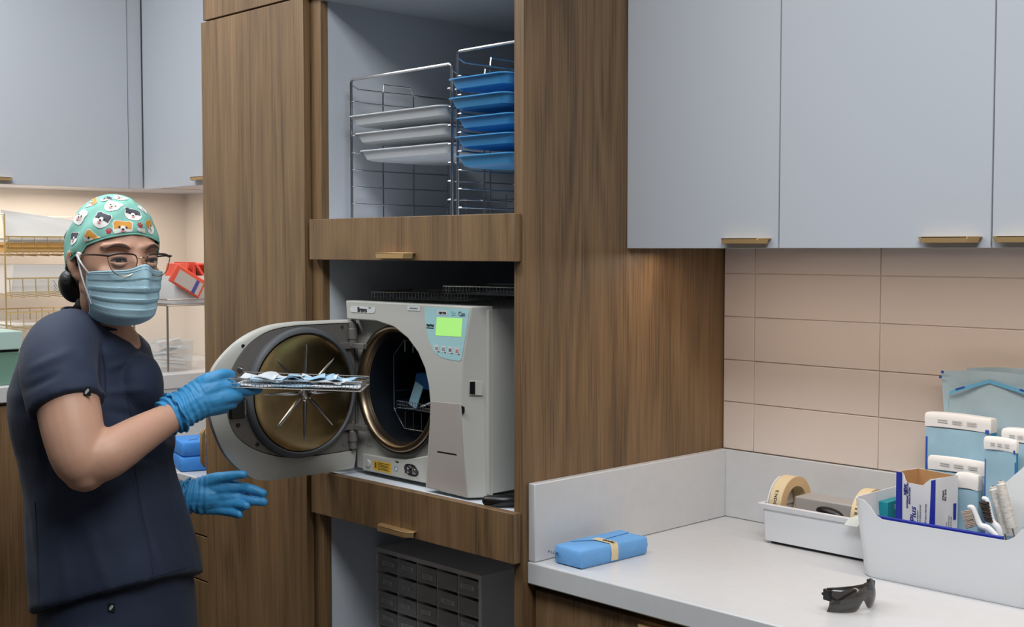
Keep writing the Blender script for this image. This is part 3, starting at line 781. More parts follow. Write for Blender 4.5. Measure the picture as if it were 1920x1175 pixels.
# blue pack with tape
def wpack(px, py, L, Wd, H, ang, mt, label, group=None, tape=None, z=WT, fold=True, seed=0):
    c, s_ = math.cos(ang), math.sin(ang); ax = Vector((c, s_, 0)); ay = Vector((-s_, c, 0)); o_ = Vector((px, py, z))
    t = thing('wrapped_pack', label, 'wrapped pack', o_, group=group)
    mb = pack('wrap', L, Wd, H, mt, o_+Vector((0, 0, .0003)), ax, ay, seed=seed)
    obj('wrap', mb, t, bevel=.003, seg=2, angle=50)
    if fold:
        mb = MB().m(mt); top = o_+Vector((0, 0, H+.0012))
        mb.prism([top+ax*(-L*.30)+ay*(Wd*.44), top+ax*(L*.0)+ay*(-Wd*.02), top+ax*(L*.46)+ay*(Wd*.10), top+ax*(L*.46)+ay*(Wd*.44)], (0, 0, .0009))
        obj('flap', mb, t, bevel=.0004)
    if tape is not None:
        mb = MB().m(TAPEM); u = tape; w_ = .0095
        prof = [(Wd*.22, H+.0018), (0, H+.0019), (-Wd*.44, H+.0016), (-Wd*.495, H*.90), (-Wd*.515, H*.5), (-Wd*.50, H*.10)]
        g = [[o_+ax*(u+v*w_)+ay*(y)+Vector((0, 0, zz)) for v in (-1, -.3, .3, 1)] for y, zz in prof]
        mb.sheet(g, .0007, -ay*.7+Vector((0, 0, .7)))
        textinto(mb, BLACK, 'PERIO', o_+ax*u+ay*(-Wd*.30)+Vector((0, 0, H+.0031)), ay, -ax, .0115)
        obj('tape', mb, t, recalc=False)
    return t
pk = wpack(-1.602, 1.782, .188, .074, .035, math.radians(88), BWRAP, 'blue wrapped pack with a strip of lettered tape on the right worktop', tape=-.003, seed=2)
pk.rotation_euler = (0, 0, 0)
text(pk, '8  L L  08', Vector((-1.640, 1.6862, .931)), (1, -.035, 0), (0, 0, 1), .007, BLACK, 'pen_mark', shear=.3)

# tape dispenser tub
TX0, TX1, TY0, TY1, TZ0, TZ1 = -1.462, -1.222, 2.118, 2.245, .9105, .992
t = thing('tape_dispenser', 'white tape dispenser tub with a grey crossbar behind the white bin', 'dispenser', ((TX0+TX1)/2, (TY0+TY1)/2, TZ0))
mb = MB().m(WHITEP)
mb.loft([rrect((TX0+TX1)/2, (TY0+TY1)/2, (TX1-TX0)/2, (TY1-TY0)/2, .008, TZ0+.006),
         rrect((TX0+TX1)/2, (TY0+TY1)/2, (TX1-TX0)/2+.003, (TY1-TY0)/2+.003, .008, TZ1-.012),
         rrect((TX0+TX1)/2, (TY0+TY1)/2, (TX1-TX0)/2+.009, (TY1-TY0)/2+.007, .008, TZ1-.010),
         rrect((TX0+TX1)/2, (TY0+TY1)/2, (TX1-TX0)/2+.012, (TY1-TY0)/2+.009, .008, TZ1-.001),
         rrect((TX0+TX1)/2, (TY0+TY1)/2, (TX1-TX0)/2+.002, (TY1-TY0)/2+.000, .008, TZ1),
         rrect((TX0+TX1)/2, (TY0+TY1)/2, (TX1-TX0)/2-.004, (TY1-TY0)/2-.004, .008, TZ0+.014)])
obj('tub', mb, t, angle=30)
obj('base_pad', MB().m(BLACKP).box(TX0+.012, TX1-.012, TY0+.010, TY1-.01, TZ0, TZ0+.0058), t)
mb = MB().m(mat('grey_crossbar', 'a8a4a0', .45)); mb.box(TX0+.050, TX1-.0075, TY0+.035, TY1-.035, TZ1-.018, TZ1+.016); obj('crossbar', mb, t, bevel=.003)
tyc = (TY0+TY1)/2
for x, r, dx in ((TX0+.002, .062, -1), (TX1-.006, .058, 1)):     # guide discs with a notch
    mb = MB().m(WHITEP); q = []
    for k in range(33):
        a_ = math.pi*k/32; rr = r-(.010 if 14 <= k <= 17 else 0); q.append((x, tyc+rr*.92*math.cos(a_), TZ1-.012+rr*math.sin(a_)))
    mb.prism(q, (.003, 0, 0)); obj('guide_disc', mb, t, bevel=.0006)
obj('cutter_grip', MB().m(BLACKP).ell((TX0+.143, TY0+.016, TZ1-.002), (.030, 0, -.003), (0, .012, 0), (0, 0, .011)), t)
for x, R_, wd, lt, gl in ((TX0+.007, .056, .028, 'cream tape roll at the left end of the tape dispenser', 'ENDO'), (TX1-.048, .054, .022, 'cream tape roll at the right end of the dispenser beside the white bin', 'PERIO')):
    r2 = thing('tape_roll', lt, 'tape roll', (x+wd/2, tyc, TZ1-.012-R_+.0), group='rolls of cream tape')
    mb = MB().m(TAPEM).lathe((x, tyc, TZ1-.006), (1, 0, 0), [(R_-.020, 0), (R_, 0), (R_, wd), (R_-.020, wd), (R_-.020, 0)], 48)
    for f in mb.bm.faces: pass
    ro = obj('tape', mb, r2, recalc=True)
    mb = MB().m(TAPES).lathe((x, tyc, TZ1-.006), (1, 0, 0), [(R_-.0195, wd+.0004), (R_-.0005, wd+.0004), (R_-.0005, wd+.0009), (R_-.0195, wd+.0009), (R_-.0195, wd+.0004)], 48)
    obj('roll_side', mb, r2)
    mb = MB()
    for s_, a0 in ((gl, 148), ('DISPOSE' if 0 else gl, 208)):
        for i, ch in enumerate(s_):
            a_ = math.radians(a0+i*9); e = Vector((0, math.cos(a_), math.sin(a_))); tdir = Vector((0, -math.sin(a_), math.cos(a_)))
            textinto(mb, BLACK, ch, Vector((x+wd/2, tyc, TZ1-.006))+e*(R_+.0004), tdir, Vector((1, 0, 0)), .010)
    obj('lettering', mb, r2, recalc=False)
# loose strip of tape over the tub rim
mb = MB().m(mat('pale_green_strip', 'd9ded8', .6)); a_ = Vector((TX1-.030, TY0-.004, TZ1+.002))
g = [[a_+Vector((.012*v-.004*u, .05-.05*u, .002)) if u < .5 else a_+Vector((.014*v-.016*(u-.3), -.0125-.012*(u-.5), .002-.030*(u-.45)**1.2)) for v in (0, 1, 2)] for u in (0, .25, .5, .65, .8, 1)]
mb.sheet(g, .0006, (0, -.7, .7)); tag(obj('tape_strip', mb), 'loose pale strip hanging over the rim of the tape dispenser', 'tape strip')

# white storage bin
BX0, BX1, BY0, BY1 = -1.190, -.868, 2.030, 2.255
bcx, bcy, bhx, bhy = (BX0+BX1)/2, (BY0+BY1)/2, (BX1-BX0)/2, (BY1-BY0)/2
bin_ = thing('storage_bin', 'white plastic storage bin full of sterilisation pouches on the right worktop', 'bin', (bcx, bcy, .9103))
ZR = 1.052
def rim(p):    # dipped rim on the long sides
    u = abs(p.x-bcx)/bhx
    d = 1-min(1, max(0, (u-.72)/.22)); d = d*d*(3-2*d)
    return -.030*d if abs(p.y-bcy) > bhy*.7 else -.030*d*min(1, max(0, (abs(p.y-bcy)/bhy-.55)/.15))
def brng(off, z, rr, warp):
    pts = rrect(bcx, bcy, bhx+off, bhy+off*.5, rr, 0, 6)
    # densify
    out = []
    for i, p in enumerate(pts):
        q = pts[(i+1) % len(pts)]; n_ = 24 if (p-q).length > .08 else 1
        for k in range(n_): out.append(p.lerp(q, k/n_))
    for p in out: p.z = z+(rim(p)*warp)
    return out
mb = MB().m(WHITEP)
mb.loft([brng(-.004, .9105, .022, 0), brng(0, .914, .024, 0), brng(.010, 1.00, .024, .35), brng(.0155, ZR-.002, .024, 1), brng(.016, ZR, .024, 1), brng(.0135, ZR, .023, 1), brng(.008, 1.00, .022, .35), brng(-.003, .918, .022, 0), brng(-.006, .914, .02, 0)])
bo = obj('body', mb, bin_, angle=40)
BE = bo
# handle slot shown on the left end with teal pack behind it
a_ = Vector((BX0-.024, 2.135, 1.024))
mb = MB().m(WHITEP)
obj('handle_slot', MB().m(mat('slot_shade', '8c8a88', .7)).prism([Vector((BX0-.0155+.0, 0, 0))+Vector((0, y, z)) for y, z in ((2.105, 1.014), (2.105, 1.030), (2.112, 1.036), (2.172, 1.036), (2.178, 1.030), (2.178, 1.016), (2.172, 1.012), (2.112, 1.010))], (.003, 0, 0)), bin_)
tp_ = MB().m(mat('teal_card', '0a8e9c', .5)).box(BX0-.011, BX0+.008, 2.112, 2.172, .925, 1.034)
tl = tag(obj('teal_packet', tp_, None, bevel=.001), 'teal card packet standing inside the left end of the white bin', 'packet')
text(tl, 'BMS', (BX0+.0086, 2.147, 1.022), (0, 1, 0), (0, 0, 1), .012, STICK, bold=.0002)
# open carton
cz0, cz1 = .9165, 1.098
o_ = on(1681, 883, 2, cz1); o_.z = 0; q1 = on(1755, 897, 2, cz1); q1.z = 0
cw, cdp = (q1-o_).length, .060
ux = (q1-o_).normalized(); uy = Vector((-ux.y, ux.x, 0)); print('carton', o_, q1, ux, cw)
carton = thing('carton', 'open white and navy cardboard carton standing in the white bin', 'box', (o_.x+cw/2, o_.y+cdp/2, cz0), rz=0)
CARD = mat('white_card', 'dcdde0', .6); KRAFT = mat('kraft_card', 'b88d5e', .8); NAVY = mat('navy_print', '1a2c9a', .5)
def cq(a, b, z): return o_+ux*a+uy*b+Vector((0, 0, z))
mb = MB().m(CARD)
notch = [(0, cz1), (.012, cz1), (.017, cz1-.004), (.020, cz1-.012), (.024, cz1-.017), (.060, cz1-.017), (.064, cz1-.013), (.070, cz1-.008), (.078, cz1-.002), (cw, cz1)]
mb.prism([cq(0, 0, cz0), cq(cw, 0, cz0)]+[cq(a_, 0, z) for a_, z in notch[::-1]], uy*.0012)
mb.prism([cq(cw, .0012, cz0), cq(cw, cdp, cz0), cq(cw, cdp, cz1), cq(cw, .0012, cz1)], -ux*.0012)
mb.prism([cq(0, .0012, cz0), cq(0, cdp, cz0), cq(0, cdp, cz1), cq(0, .0012, cz1)], ux*.0012)
mb.prism([cq(.0012, cdp, cz0), cq(cw-.0012, cdp, cz0), cq(cw-.0012, cdp, cz1), cq(.0012, cdp, cz1)], -uy*.0012)
mb.prism([cq(.0013, .0013, cz0), cq(cw-.0013, .0013, cz0), cq(cw-.0013, cdp-.0013, cz0), cq(.0013, cdp-.0013, cz0)], (0, 0, .001))
mb.m(KRAFT)
mb.prism([cq(.0013, cdp-.0013, cz0+.01), cq(cw-.0013, cdp-.0013, cz0+.01), cq(cw-.0013, cdp-.0013, cz1-.0003), cq(.0013, cdp-.0013, cz1-.0003)], -uy*.0004)
mb.prism([cq(.0013, .0014, cz0+.01), cq(.0013, cdp-.0018, cz0+.01), cq(.0013, cdp-.0018, cz1-.0003), cq(.0013, .0014, cz1-.0003)], ux*.0004)
mb.prism([cq(cw-.0013, .0014, cz0+.01), cq(cw-.0013, cdp-.0018, cz0+.01), cq(cw-.0013, cdp-.0018, cz1-.0003), cq(cw-.0013, .0014, cz1-.0003)], -ux*.0004)
cb = obj('box', mb, carton, recalc=True)
mb = MB().m(NAVY)
mb.prism([cq(0, -.0002, cz0), cq(.017, -.0002, cz0), cq(.014, -.0002, cz1-.03), cq(.0135, -.0002, cz1-.0002), cq(0, -.0002, cz1-.0002)], -uy*.0003)
mb.prism([cq(cw-.016, -.0002, cz0), cq(cw-.0, -.0002, cz0), cq(cw-.0005, -.0002, cz1-.002), cq(cw-.010, -.0002, cz1-.005)], -uy*.0003)
obj('navy_stripe', mb, carton)
mb = MB().m(NAVY).prism([cq(cw+.0002, .048, cz1-.080), cq(cw+.0002, .056, cz1-.080), cq(cw+.0002, .056, cz1-.050), cq(cw+.0002, .048, cz1-.050)], ux*.0003)
obj('navy_mark', mb, carton)
mb = MB(); F_ = -uy*.0006; upz = Vector((0, 0, 1))
def bt(s, a_, z, size, mt, **k): textinto(mb, mt, s, cq(a_, -.0007, z), upz, -ux, size, **k)
bt('NEW', .0215, 1.068, .0085, NAVYINK, bold=.0003)
bt('INTERNAL PROCESS', .0265, 1.058, .0052, NAVYINK); bt('INDICATORS', .0315, 1.058, .0052, NAVYINK)
bt('ch Plus', .0405, 1.014, .0180, NAVYINK, shear=.15)
bt('internal process indicators', .050, 1.012, .0042, GREY); bt('of cassettes & multi-parameter', .0555, 1.020, .0042, GREY)
bt("2 1/4'' x 4''  (57 mm x 102 mm)", .068, 1.020, .0046, GREY)
k_ = lambda s, b, z, size, mt, **k: textinto(mb, mt, s, cq(cw+.0006, b, z), upz, uy*-1 if 0 else Vector((-uy.x, -uy.y, 0)), size, **k)
k_('STEAM', .020, 1.066, .006, BLACK); k_('EO GAS', .026, 1.066, .006, BLACK)
k_('Store in a cool dry place', .036, 1.01, .0035, GREY); k_('Keep away from light', .042, 1.01, .0035, GREY); k_('2000 pouches per case', .030, 1.0, .0035, GREY)
obj('printing', mb, carton, recalc=False)
# navy flat carton along the front inside wall
mb = MB().m(NAVY).box(BX0+.008, BX1-.06, 2.036, 2.044, .925, 1.0235)
tag(obj('navy_carton', mb, None, bevel=.001), 'flat navy carton lying along the front wall inside the white bin', 'box')
# pouch stacks
FILM = mat('pouch_film', '98b9c9', .25, var=.14, vscale=14, bump=.15, bscale=25)
FILML = mat('pouch_film_light', 'b0c7d0', .3, var=.08, vscale=12, bump=.2, bscale=20)
FILME = mat('pouch_film_edge', '1f86b8', .4)
PAPR = mat('pouch_flap_paper', 'e3e0dc', .65, bump=.2, bscale=40)
INKB = mat('blue_ink', '2a4fa8', .5)
def pouch_stack(label, cx, cy, z0, z1, wd, th, flap, lean=0, yaw=0, n=6, group=None, film=None, ink=True):
    film = film or FILM
    t = thing('pouch_stack', label, 'pouches', (cx, cy, z0), group=group)
    ax = Vector((math.cos(yaw), math.sin(yaw), 0)); ay = Vector((-ax.y, ax.x, 0)); az = Vector((0, 0, 1))-ay*(-lean); az.normalize()
    o_ = Vector((cx, cy, z0)); H = z1-z0
    P_ = lambda a_, b, z: o_+ax*a_+ay*b+az*z
    mb = MB().m(film)
    mb.loft([[P_(-wd/2*.96, -th/2, 0), P_(wd/2*.96, -th/2, 0), P_(wd/2*.96, th/2, 0), P_(-wd/2*.96, th/2, 0)],
             [P_(-wd/2, -th/2, H*.5), P_(wd/2, -th/2, H*.5), P_(wd/2, th/2, H*.5), P_(-wd/2, th/2, H*.5)],
             [P_(-wd/2, -th/2, H-flap), P_(wd/2, -th/2, H-flap), P_(wd/2, th/2, H-flap), P_(-wd/2, th/2, H-flap)]])
    f = obj('film', mb, t)
    mb = MB().m(PAPR); k = 9; rr = []
    for zz, ex in ((H-flap+.0004, .0012), (H-flap*.4, .0018), (H-.002, .0012), (H+.001, -.001)):
        r_ = []
        for i in range(k): u = i/(k-1); r_.append(P_(-wd/2-ex+(wd+2*ex)*u, -th/2-ex-.0008*math.sin(u*7), zz+.0022*math.sin(u*3+.4)))
        for i in range(k): u = 1-i/(k-1); r_.append(P_(-wd/2-ex+(wd+2*ex)*u, th/2+ex, zz+.0022*math.sin(u*3+.4)))
        rr.append(r_)
    mb.loft(rr); fl_ = obj('flap', mb, t, bevel=.0005, seg=1)
    if ink:
        mb = MB().m(INKB)
        for sx_ in (-1, 1):
            mb.prism([P_(sx_*wd/2*.985, -th/2-.0006, H*.1), P_(sx_*wd/2*.93, -th/2-.0006, H*.1), P_(sx_*wd/2*.93, -th/2-.0006, H-flap*1.7), P_(sx_*wd/2*.985, -th/2-.0006, H-flap*1.7)], -ay*.0003)
        mb.prism([P_(wd/2*.86, -th/2-.0026, H-flap*1.02), P_(wd/2*.97, -th/2-.0026, H-flap*1.02), P_(wd/2*.97, -th/2-.0026, H-flap*.76), P_(wd/2*.86, -th/2-.0026, H-flap*.76)], -ay*.0003)
        mb.m(mat('faint_ink', 'b4b3b4', .7))
        for i, (u0, u1) in enumerate(((-.6, -.3), (-.15, .15), (.3, .6))):
            for q_ in (.35, .5): mb.prism([P_(wd/2*u0, -th/2-.0030, H-flap*q_), P_(wd/2*u1, -th/2-.0030, H-flap*q_), P_(wd/2*u1, -th/2-.0030, H-flap*(q_+.06)), P_(wd/2*u0, -th/2-.0030, H-flap*(q_+.06))], -ay*.0003)
        obj('printing', mb, t)
    mb = MB().m(FILME if ink else film)
    for i in range(n): mb.box(0, 0, 0, 0, 0, 0) if 0 else mb.prism([P_(wd/2+.0002, -th/2+th*(i+.15)/n, H*.02), P_(wd/2+.0002, -th/2+th*(i+.85)/n, H*.02), P_(wd/2+.0002, -th/2+th*(i+.85)/n, H-flap*1.02), P_(wd/2+.0002, -th/2+th*(i+.15)/n, H-flap*1.02)], ax*.0010)
    obj('sheet_edges', mb, t)
    return t
G_ = 'stacks of sterilisation pouches in the white bin'
def pstack(label, pl, pr, pyt, pyf, y, th, **k):
    a_, b_, c_ = on(pl, pyt, 1, y), on(pr, pyt, 1, y), on((pl+pr)/2, pyf, 1, y)
    zt = on((pl+pr)/2, pyt, 1, y).z
    return pouch_stack(label, (a_.x+b_.x)/2, y+th/2, .925, zt, b_.x-a_.x, th, zt-c_.z, group=G_, **k)
pstack('tall stack of blue pouches with white flap behind the navy carton', 1736, 1858, 780, 806, 2.196, .022, n=7)
pstack('lower stack of pouches in front of the tall blue stack', 1742, 1858, 862, 888, 2.178, .008, n=4)
pstack('short stack of small pouches right beside the open carton', 1793, 1834, 890, 918, 2.150, .014, n=5, ink=False)
pstack('narrow stack of pouches at the right edge in front of the tall stack', 1849, 1908, 822, 846, 2.150, .006, lean=-.02, n=4)
pstack('partly hidden stack of pouches behind, cut off by the right edge', 1880, 1950, 808, 832, 2.180, .022, n=6)
# big pouches standing at the back
for k, (lb_, cx, cy, zt, wd, sk) in enumerate((('large pale blue pouch with a peaked seal standing at the back of the bin', -1.045, 2.250, 1.277, .205, 0), ('large pale blue pouch standing furthest back, edge showing on top', -1.020, 2.262, 1.285, .185, .006))):
    t = thing('large_pouch', lb_, 'pouch', (cx, cy, .925), group='large pouches at the back of the bin')
    mb = MB().m(FILML); g = []
    nn = 13
    for j in range(nn):
        v = j/(nn-1); row = []
        for i in range(11):
            u = i/10*2-1; zz = .926+(zt-.926)*v
            wfac = wd/2*(.80+.20*v**2) if k == 0 else wd/2*.95
            row.append((cx+u*wfac+sk*v, cy+.004*math.sin(u*4+v*5)*v-.012*v, zz+(.004*math.cos(u*2.2) if j == nn-1 else 0)))
        g.append(row)
    mb.sheet(g, .0012, (0, 1, 0)); f = obj('sheet', mb, t, angle=80)
    if k == 0:
        mb = MB().m(mat('seal_blue', '6fb3d6', .35))
        yy = cy-.0165
        pk_ = [(-.083, 1.200), (-.080, 1.238), (-.060, 1.247), (-.003, 1.266), (.060, 1.252), (.085, 1.248)]
        for (a1, z1), (a2, z2) in zip(pk_, pk_[1:]): mb.prism([(cx+a1, yy, z1), (cx+a2, yy, z2), (cx+a2, yy, z2-.007), (cx+a1, yy, z1-.007)], (0, -.0006, 0))
        obj('seal', mb, t)
        mb = MB().m(INKB)
        for a1, z1, a2, z2 in ((-.068, 1.244, -.050, 1.250), (.055, 1.2535, .072, 1.250)): mb.prism([(cx+a1, yy-.0008, z1), (cx+a2, yy-.0008, z2), (cx+a2, yy-.0008, z2-.0035), (cx+a1, yy-.0008, z1-.0035)], (0, -.0004, 0))
        for a1, z1 in ((-.102, 1.266), (-.098, 1.276), (.093, 1.277)): mb.box(cx+a1-.0, cx+a1+.005, yy+.0, yy+.0012, z1-.005, z1)
        obj('printing', mb, t)
# white pouch leaning at the right edge, brushes
mb = MB().m(mat('white_pouch', 'dfe3e5', .55, bump=.2, bscale=20)); g = []
for j in range(7):
    v = j/6; row = []
    for i in range(7):
        u = i/6; row.append(on(1876+60*u-4*v, 1004-v*(88+52*u), 1, 2.112))
    g.append(row)
mb.sheet(g, .002, (0, 1, 0)); tag(obj('paper_pouch', mb), 'plain white pouch rising to the right edge behind the brushes', 'pouch')
def brush(label, base, tipv, head, mtb, blen, heads=1, group='cleaning brushes in the white bin', kind='row', hn=None):
    t = thing('cleaning_brush', label, 'brush', base, group=group)
    return t
rb = random.Random(9)
BRM = mat('white_bristle', 'd9d6d0', .7); BRB = mat('dark_bristle', '3a2f28', .8); BRG = mat('tan_bristle', 'b3a596', .8); BRT = mat('wire_stem', '9c7a55', .4, .6)
def tube_brush(label, a_, b_, R, stem=.03):
    a_, b_ = Vector(a_), Vector(b_); t = thing('tube_brush', label, 'brush', a_-(b_-a_).normalized()*stem, group='white tube brushes in the bin')
    d = (b_-a_).normalized(); u = d.cross(Vector((0, 1, 0))).normalized(); v = d.cross(u)
    obj('stem', MB().m(BRT).tube([a_-d*stem, b_+d*.002], .0011, 6), t)
    mb = MB().m(BRM); L_ = (b_-a_).length; n_ = int(L_/.0018)
    rings = []
    for i in range(n_*2+1):
        f = i/(n_*2); r = R*(.88 if i % 2 else 1.02)*(1 if f < .95 else .8); rings.append([a_+d*(L_*f)+(u*math.cos(2*math.pi*k/14)+v*math.sin(2*math.pi*k/14))*r*(1+rb.uniform(-.07, .07)) for k in range(14)])
    mb.loft(rings); obj('bristles', mb, t, angle=180); return t
tube_brush('white tube brush leaning left, the upright one of the pair', on(1884, 1000, 1, 2.085), on(1862, 912, 1, 2.085), .0080)
tube_brush('white tube brush leaning left, nearer the right edge', on(1898, 990, 1, 2.072), on(1876, 902, 1, 2.072), .0082)
t = thing('scrub_brush', 'white handled brush with dark brown bristles in the bin', 'brush', (-.966, 2.058, .95), group='handled brushes in the bin')
yb_ = 2.062
S = lambda x, y, yy=2.062: on(x, y, 1, yy)
mb = MB().m(WHITEP); mb.tube([S(1878, 1012), S(1872, 990), S(1860, 975), S(1852, 940), S(1845, 934)], [.004, .0055, .005, .004, .004], 10, spline=4, caps='round'); obj('handle', mb, t)
mb = MB().m(BRB)
for i in range(150):
    u, v = rb.random(), rb.uniform(-1, 1); p = S(1838+12*u, 940+36*u)+Vector((0, .006*v, 0)); q_ = S(1852+rb.uniform(-3, 3)+8*u, 943+rb.uniform(-3, 3)+36*u, 2.056)
    mb.tube([p, q_], [.0010, .0005], 4)
obj('bristles', mb, t)
t = thing('scrub_brush', 'white handled brush with tan bristles facing left in the bin', 'brush', (-.985, 2.05, .95), group='handled brushes in the bin')
S = lambda x, y, yy=2.050: on(x, y, 1, yy)
mb = MB().m(WHITEP); mb.tube([S(1868, 1004), S(1852, 990), S(1838, 984), S(1830, 965), S(1824, 952), S(1818, 950)], [.0045, .006, .0055, .0045, .0045, .0040], 10, spline=4, caps='round'); obj('handle', mb, t)
mb = MB().m(BRG)
for i in range(150):
    u, v = rb.random(), rb.uniform(-1, 1); p = S(1822+10*u, 955+30*u)+Vector((0, .006*v, 0)); q_ = S(1804+rb.uniform(-2, 2)+8*u, 960+rb.uniform(-2, 2)+30*u, 2.046)
    mb.tube([p, q_], [.0011, .0007], 4)
obj('bristles', mb, t)
mb = MB().m(mat('mint_card', '7fcdb8', .5)); mb.box(-.915, -.872, 2.085, 2.09, .93, 1.035); tag(obj('mint_packet', mb), 'mint green packet at the right edge inside the white bin', 'packet')

# safety glasses lying on the worktop
SM = mat('smoke_lens', '2b2826', .10, alpha=.78, spec=.6)
t = thing('safety_glasses', 'dark smoked safety glasses lying on the right worktop near the front', 'glasses', (-1.070, 1.81, WT))
c0 = on(1570, 1140, 2, WT); c1 = on(1630, 1115, 2, WT)
c0 = Vector((-1.083, 1.782, WT)); c1 = Vector((-1.068, 1.872, WT))
g1 = (c1-c0).normalized(); g2 = Vector((g1.y, -g1.x, 0))
# wraparound lens: arc seen from the front right, bulging towards the camera's left
def lens(u, v):   # u -1..1 across, v 0..1 height
    a_ = u*1.05; R_ = .062
    mid_ = (c0+c1)/2
    base = mid_+g1*(math.sin(a_)*R_)+g2*((1-math.cos(a_))*-R_*.95+.012)
    notch = .018*math.exp(-(u/.14)**2)
    zlo = .002+notch; hi = .044*(1-.10*u*u)
    return base+Vector((0, 0, zlo+(hi-zlo)*v))+g2*(.006*math.sin(v*math.pi))
mb = MB().m(SM); g = [[lens(-1+2*i/24, j/6) for i in range(25)] for j in range(7)]
mb.sheet(g, .0018, g2); obj('lens', mb, t, angle=70)
mb = MB().m(BLACKP); mb.tube([lens(-1+2*i/16, 1.0) for i in range(17)], .0022, 8); br = obj('brow_bar', mb, t)
for s_ in (-1, 1):
    e = lens(s_, .75); mb = MB().m(BLACKP); mb.obox(e-g2*.003, g1*.003, g2*.007, Vector((0, 0, .009)))
    o = obj('hinge_block', mb, t, bevel=.001)
    mb = MB().m(BLACKP); q0 = e-g2*.012
    pts_ = [q0, q0-g2*.004-g1*s_*.012+Vector((0, 0, -.006)), q0-g2*.010-g1*s_*.035+Vector((0, 0, -.016)), q0-g2*.020-g1*s_*.062+Vector((0, 0, -.030))]
    mb.tube(pts_, [.0028, .0024, .0022, .003], 8, spline=4, caps='round'); obj('temple', mb, t)

# ================================================================== items in the far left corner
GOLDW = mat('gold_wire', 'd8bf8a', .35, .85)
KPAPER = mat('kraft_paper', 'c79a55', .8); MINT = mat('mint_lid', 'b2cdc4', .5); MINTD = mat('green_glass_box', '6f9384', .25)
CLEAR = mat('clear_acrylic', 'e6e6e4', .08, alpha=.28, spec=.6)
HT = 1.1303
t = thing('letter_tray', 'gold wire letter rack on the high counter behind the person', 'letter rack', (-3.84, 1.65, HT))
FX, BXX, LY0, LY1 = -3.72, -3.98, 1.492, 1.83
for yy in (LY0, LY1):
    mb = MB().m(GOLDW)
    for x in (FX, BXX): mb.tube([(x, yy, HT+.002), (x, yy, 1.612)], .0028, 8)
    mb.tube([(FX, yy, 1.612), (BXX, yy, 1.612)], .0022, 6); mb.tube([(FX, yy, HT+.003), (BXX, yy, HT+.003)], .0025, 6)
    obj('side_post', mb, t)
mb = MB().m(GOLDW).tube([(BXX, LY0, 1.612), (BXX, LY1, 1.612)], .0022, 6); obj('top_bar', mb, t)
tiers = (1.545, 1.420, 1.318, 1.20)
for z in tiers:
    mb = MB().m(GOLDW)
    mb.tube([(FX, LY0, z), (FX, LY1, z)], .0024, 8); mb.tube([(FX, LY0, z-.042), (FX, LY1, z-.042)], .0020, 8)
    zf, zb = z-.058, z-.020
    for k in range(9):
        y = LY0+.012+(LY1-LY0-.024)*k/8
        mb.tube([(FX, y, z), (FX-.002, y+.002, z-.042), (FX-.010, y+.010, zf), (BXX, y+.012, zf+.006), (BXX, y+.012, z)], .0014, 6, caps=False)
    mb.tube([(BXX, LY0, z), (BXX, LY1, z)], .0020, 6)
    obj('shelf', mb, t)
for k, (z, mt, a, b, h, lab) in enumerate(((1.5285, PAPERW, 1.505, 1.80, .014, 'stack of white papers on the top tier of the gold rack'),
                                     (1.497, KPAPER, 1.500, 1.80, .030, 'brown kraft folders under the papers on the top tier of the gold rack'),
                                     (1.270, PAPERW, 1.515, 1.80, .012, 'white papers on the third tier of the gold rack'))):
    mb = MB().m(mt)
    for i in range(4): j = .003*((i*7) % 3-1); mb.box(BXX+.02+j, FX-.012+j, a+j, b+j, z+h*i/4+.0003, z+h*(i+1)/4)
    tag(obj('papers', mb, None), lab, 'papers', 'papers in the gold rack')
mb = MB().m(PAPERW); mb.loft([[(-3.72-.012, 1.50, 1.544), (-3.732, 1.80, 1.544), (-3.734, 1.80, 1.544), (-3.734, 1.50, 1.544)], [(-3.765, 1.50, 1.625), (-3.765, 1.78, 1.592), (-3.767, 1.78, 1.592), (-3.767, 1.50, 1.625)]])
tag(obj('document_sheet', mb, None), 'white sheet standing up in the top tier of the gold rack', 'paper')
mb = MB().m(mat('white_box_card', 'd6d2cd', .6)); mb.loft([[(-3.735, 1.515, 1.3725), (-3.735, 1.82, 1.3725), (-3.90, 1.82, 1.3725), (-3.90, 1.515, 1.3725)], [(-3.745, 1.525, 1.462), (-3.745, 1.82, 1.458), (-3.90, 1.82, 1.458), (-3.90, 1.525, 1.462)]])

# bottom tier box of white card
bmb = mb; tag(obj('card_box', bmb, None, bevel=.002), 'plain white card box on the gold rack beside the bun of hair', 'box')
t = thing('storage_box', 'green box with a pale mint lid on the high counter at the left edge', 'box', (-3.53, 1.27, HT))
obj('box', MB().m(MINTD).box(-3.64, -3.465, 1.06, 1.425, HT, 1.222), t, bevel=.003)
obj('lid', MB().m(MINT).box(-3.645, -3.458, 1.055, 1.432, 1.229, 1.280), t, bevel=.003)
obj('seal', MB().m(BLACKP).box(-3.642, -3.468, 1.058, 1.424, 1.2222, 1.2288), t)  # shade of the open gap under the lid, drawn as a black strip

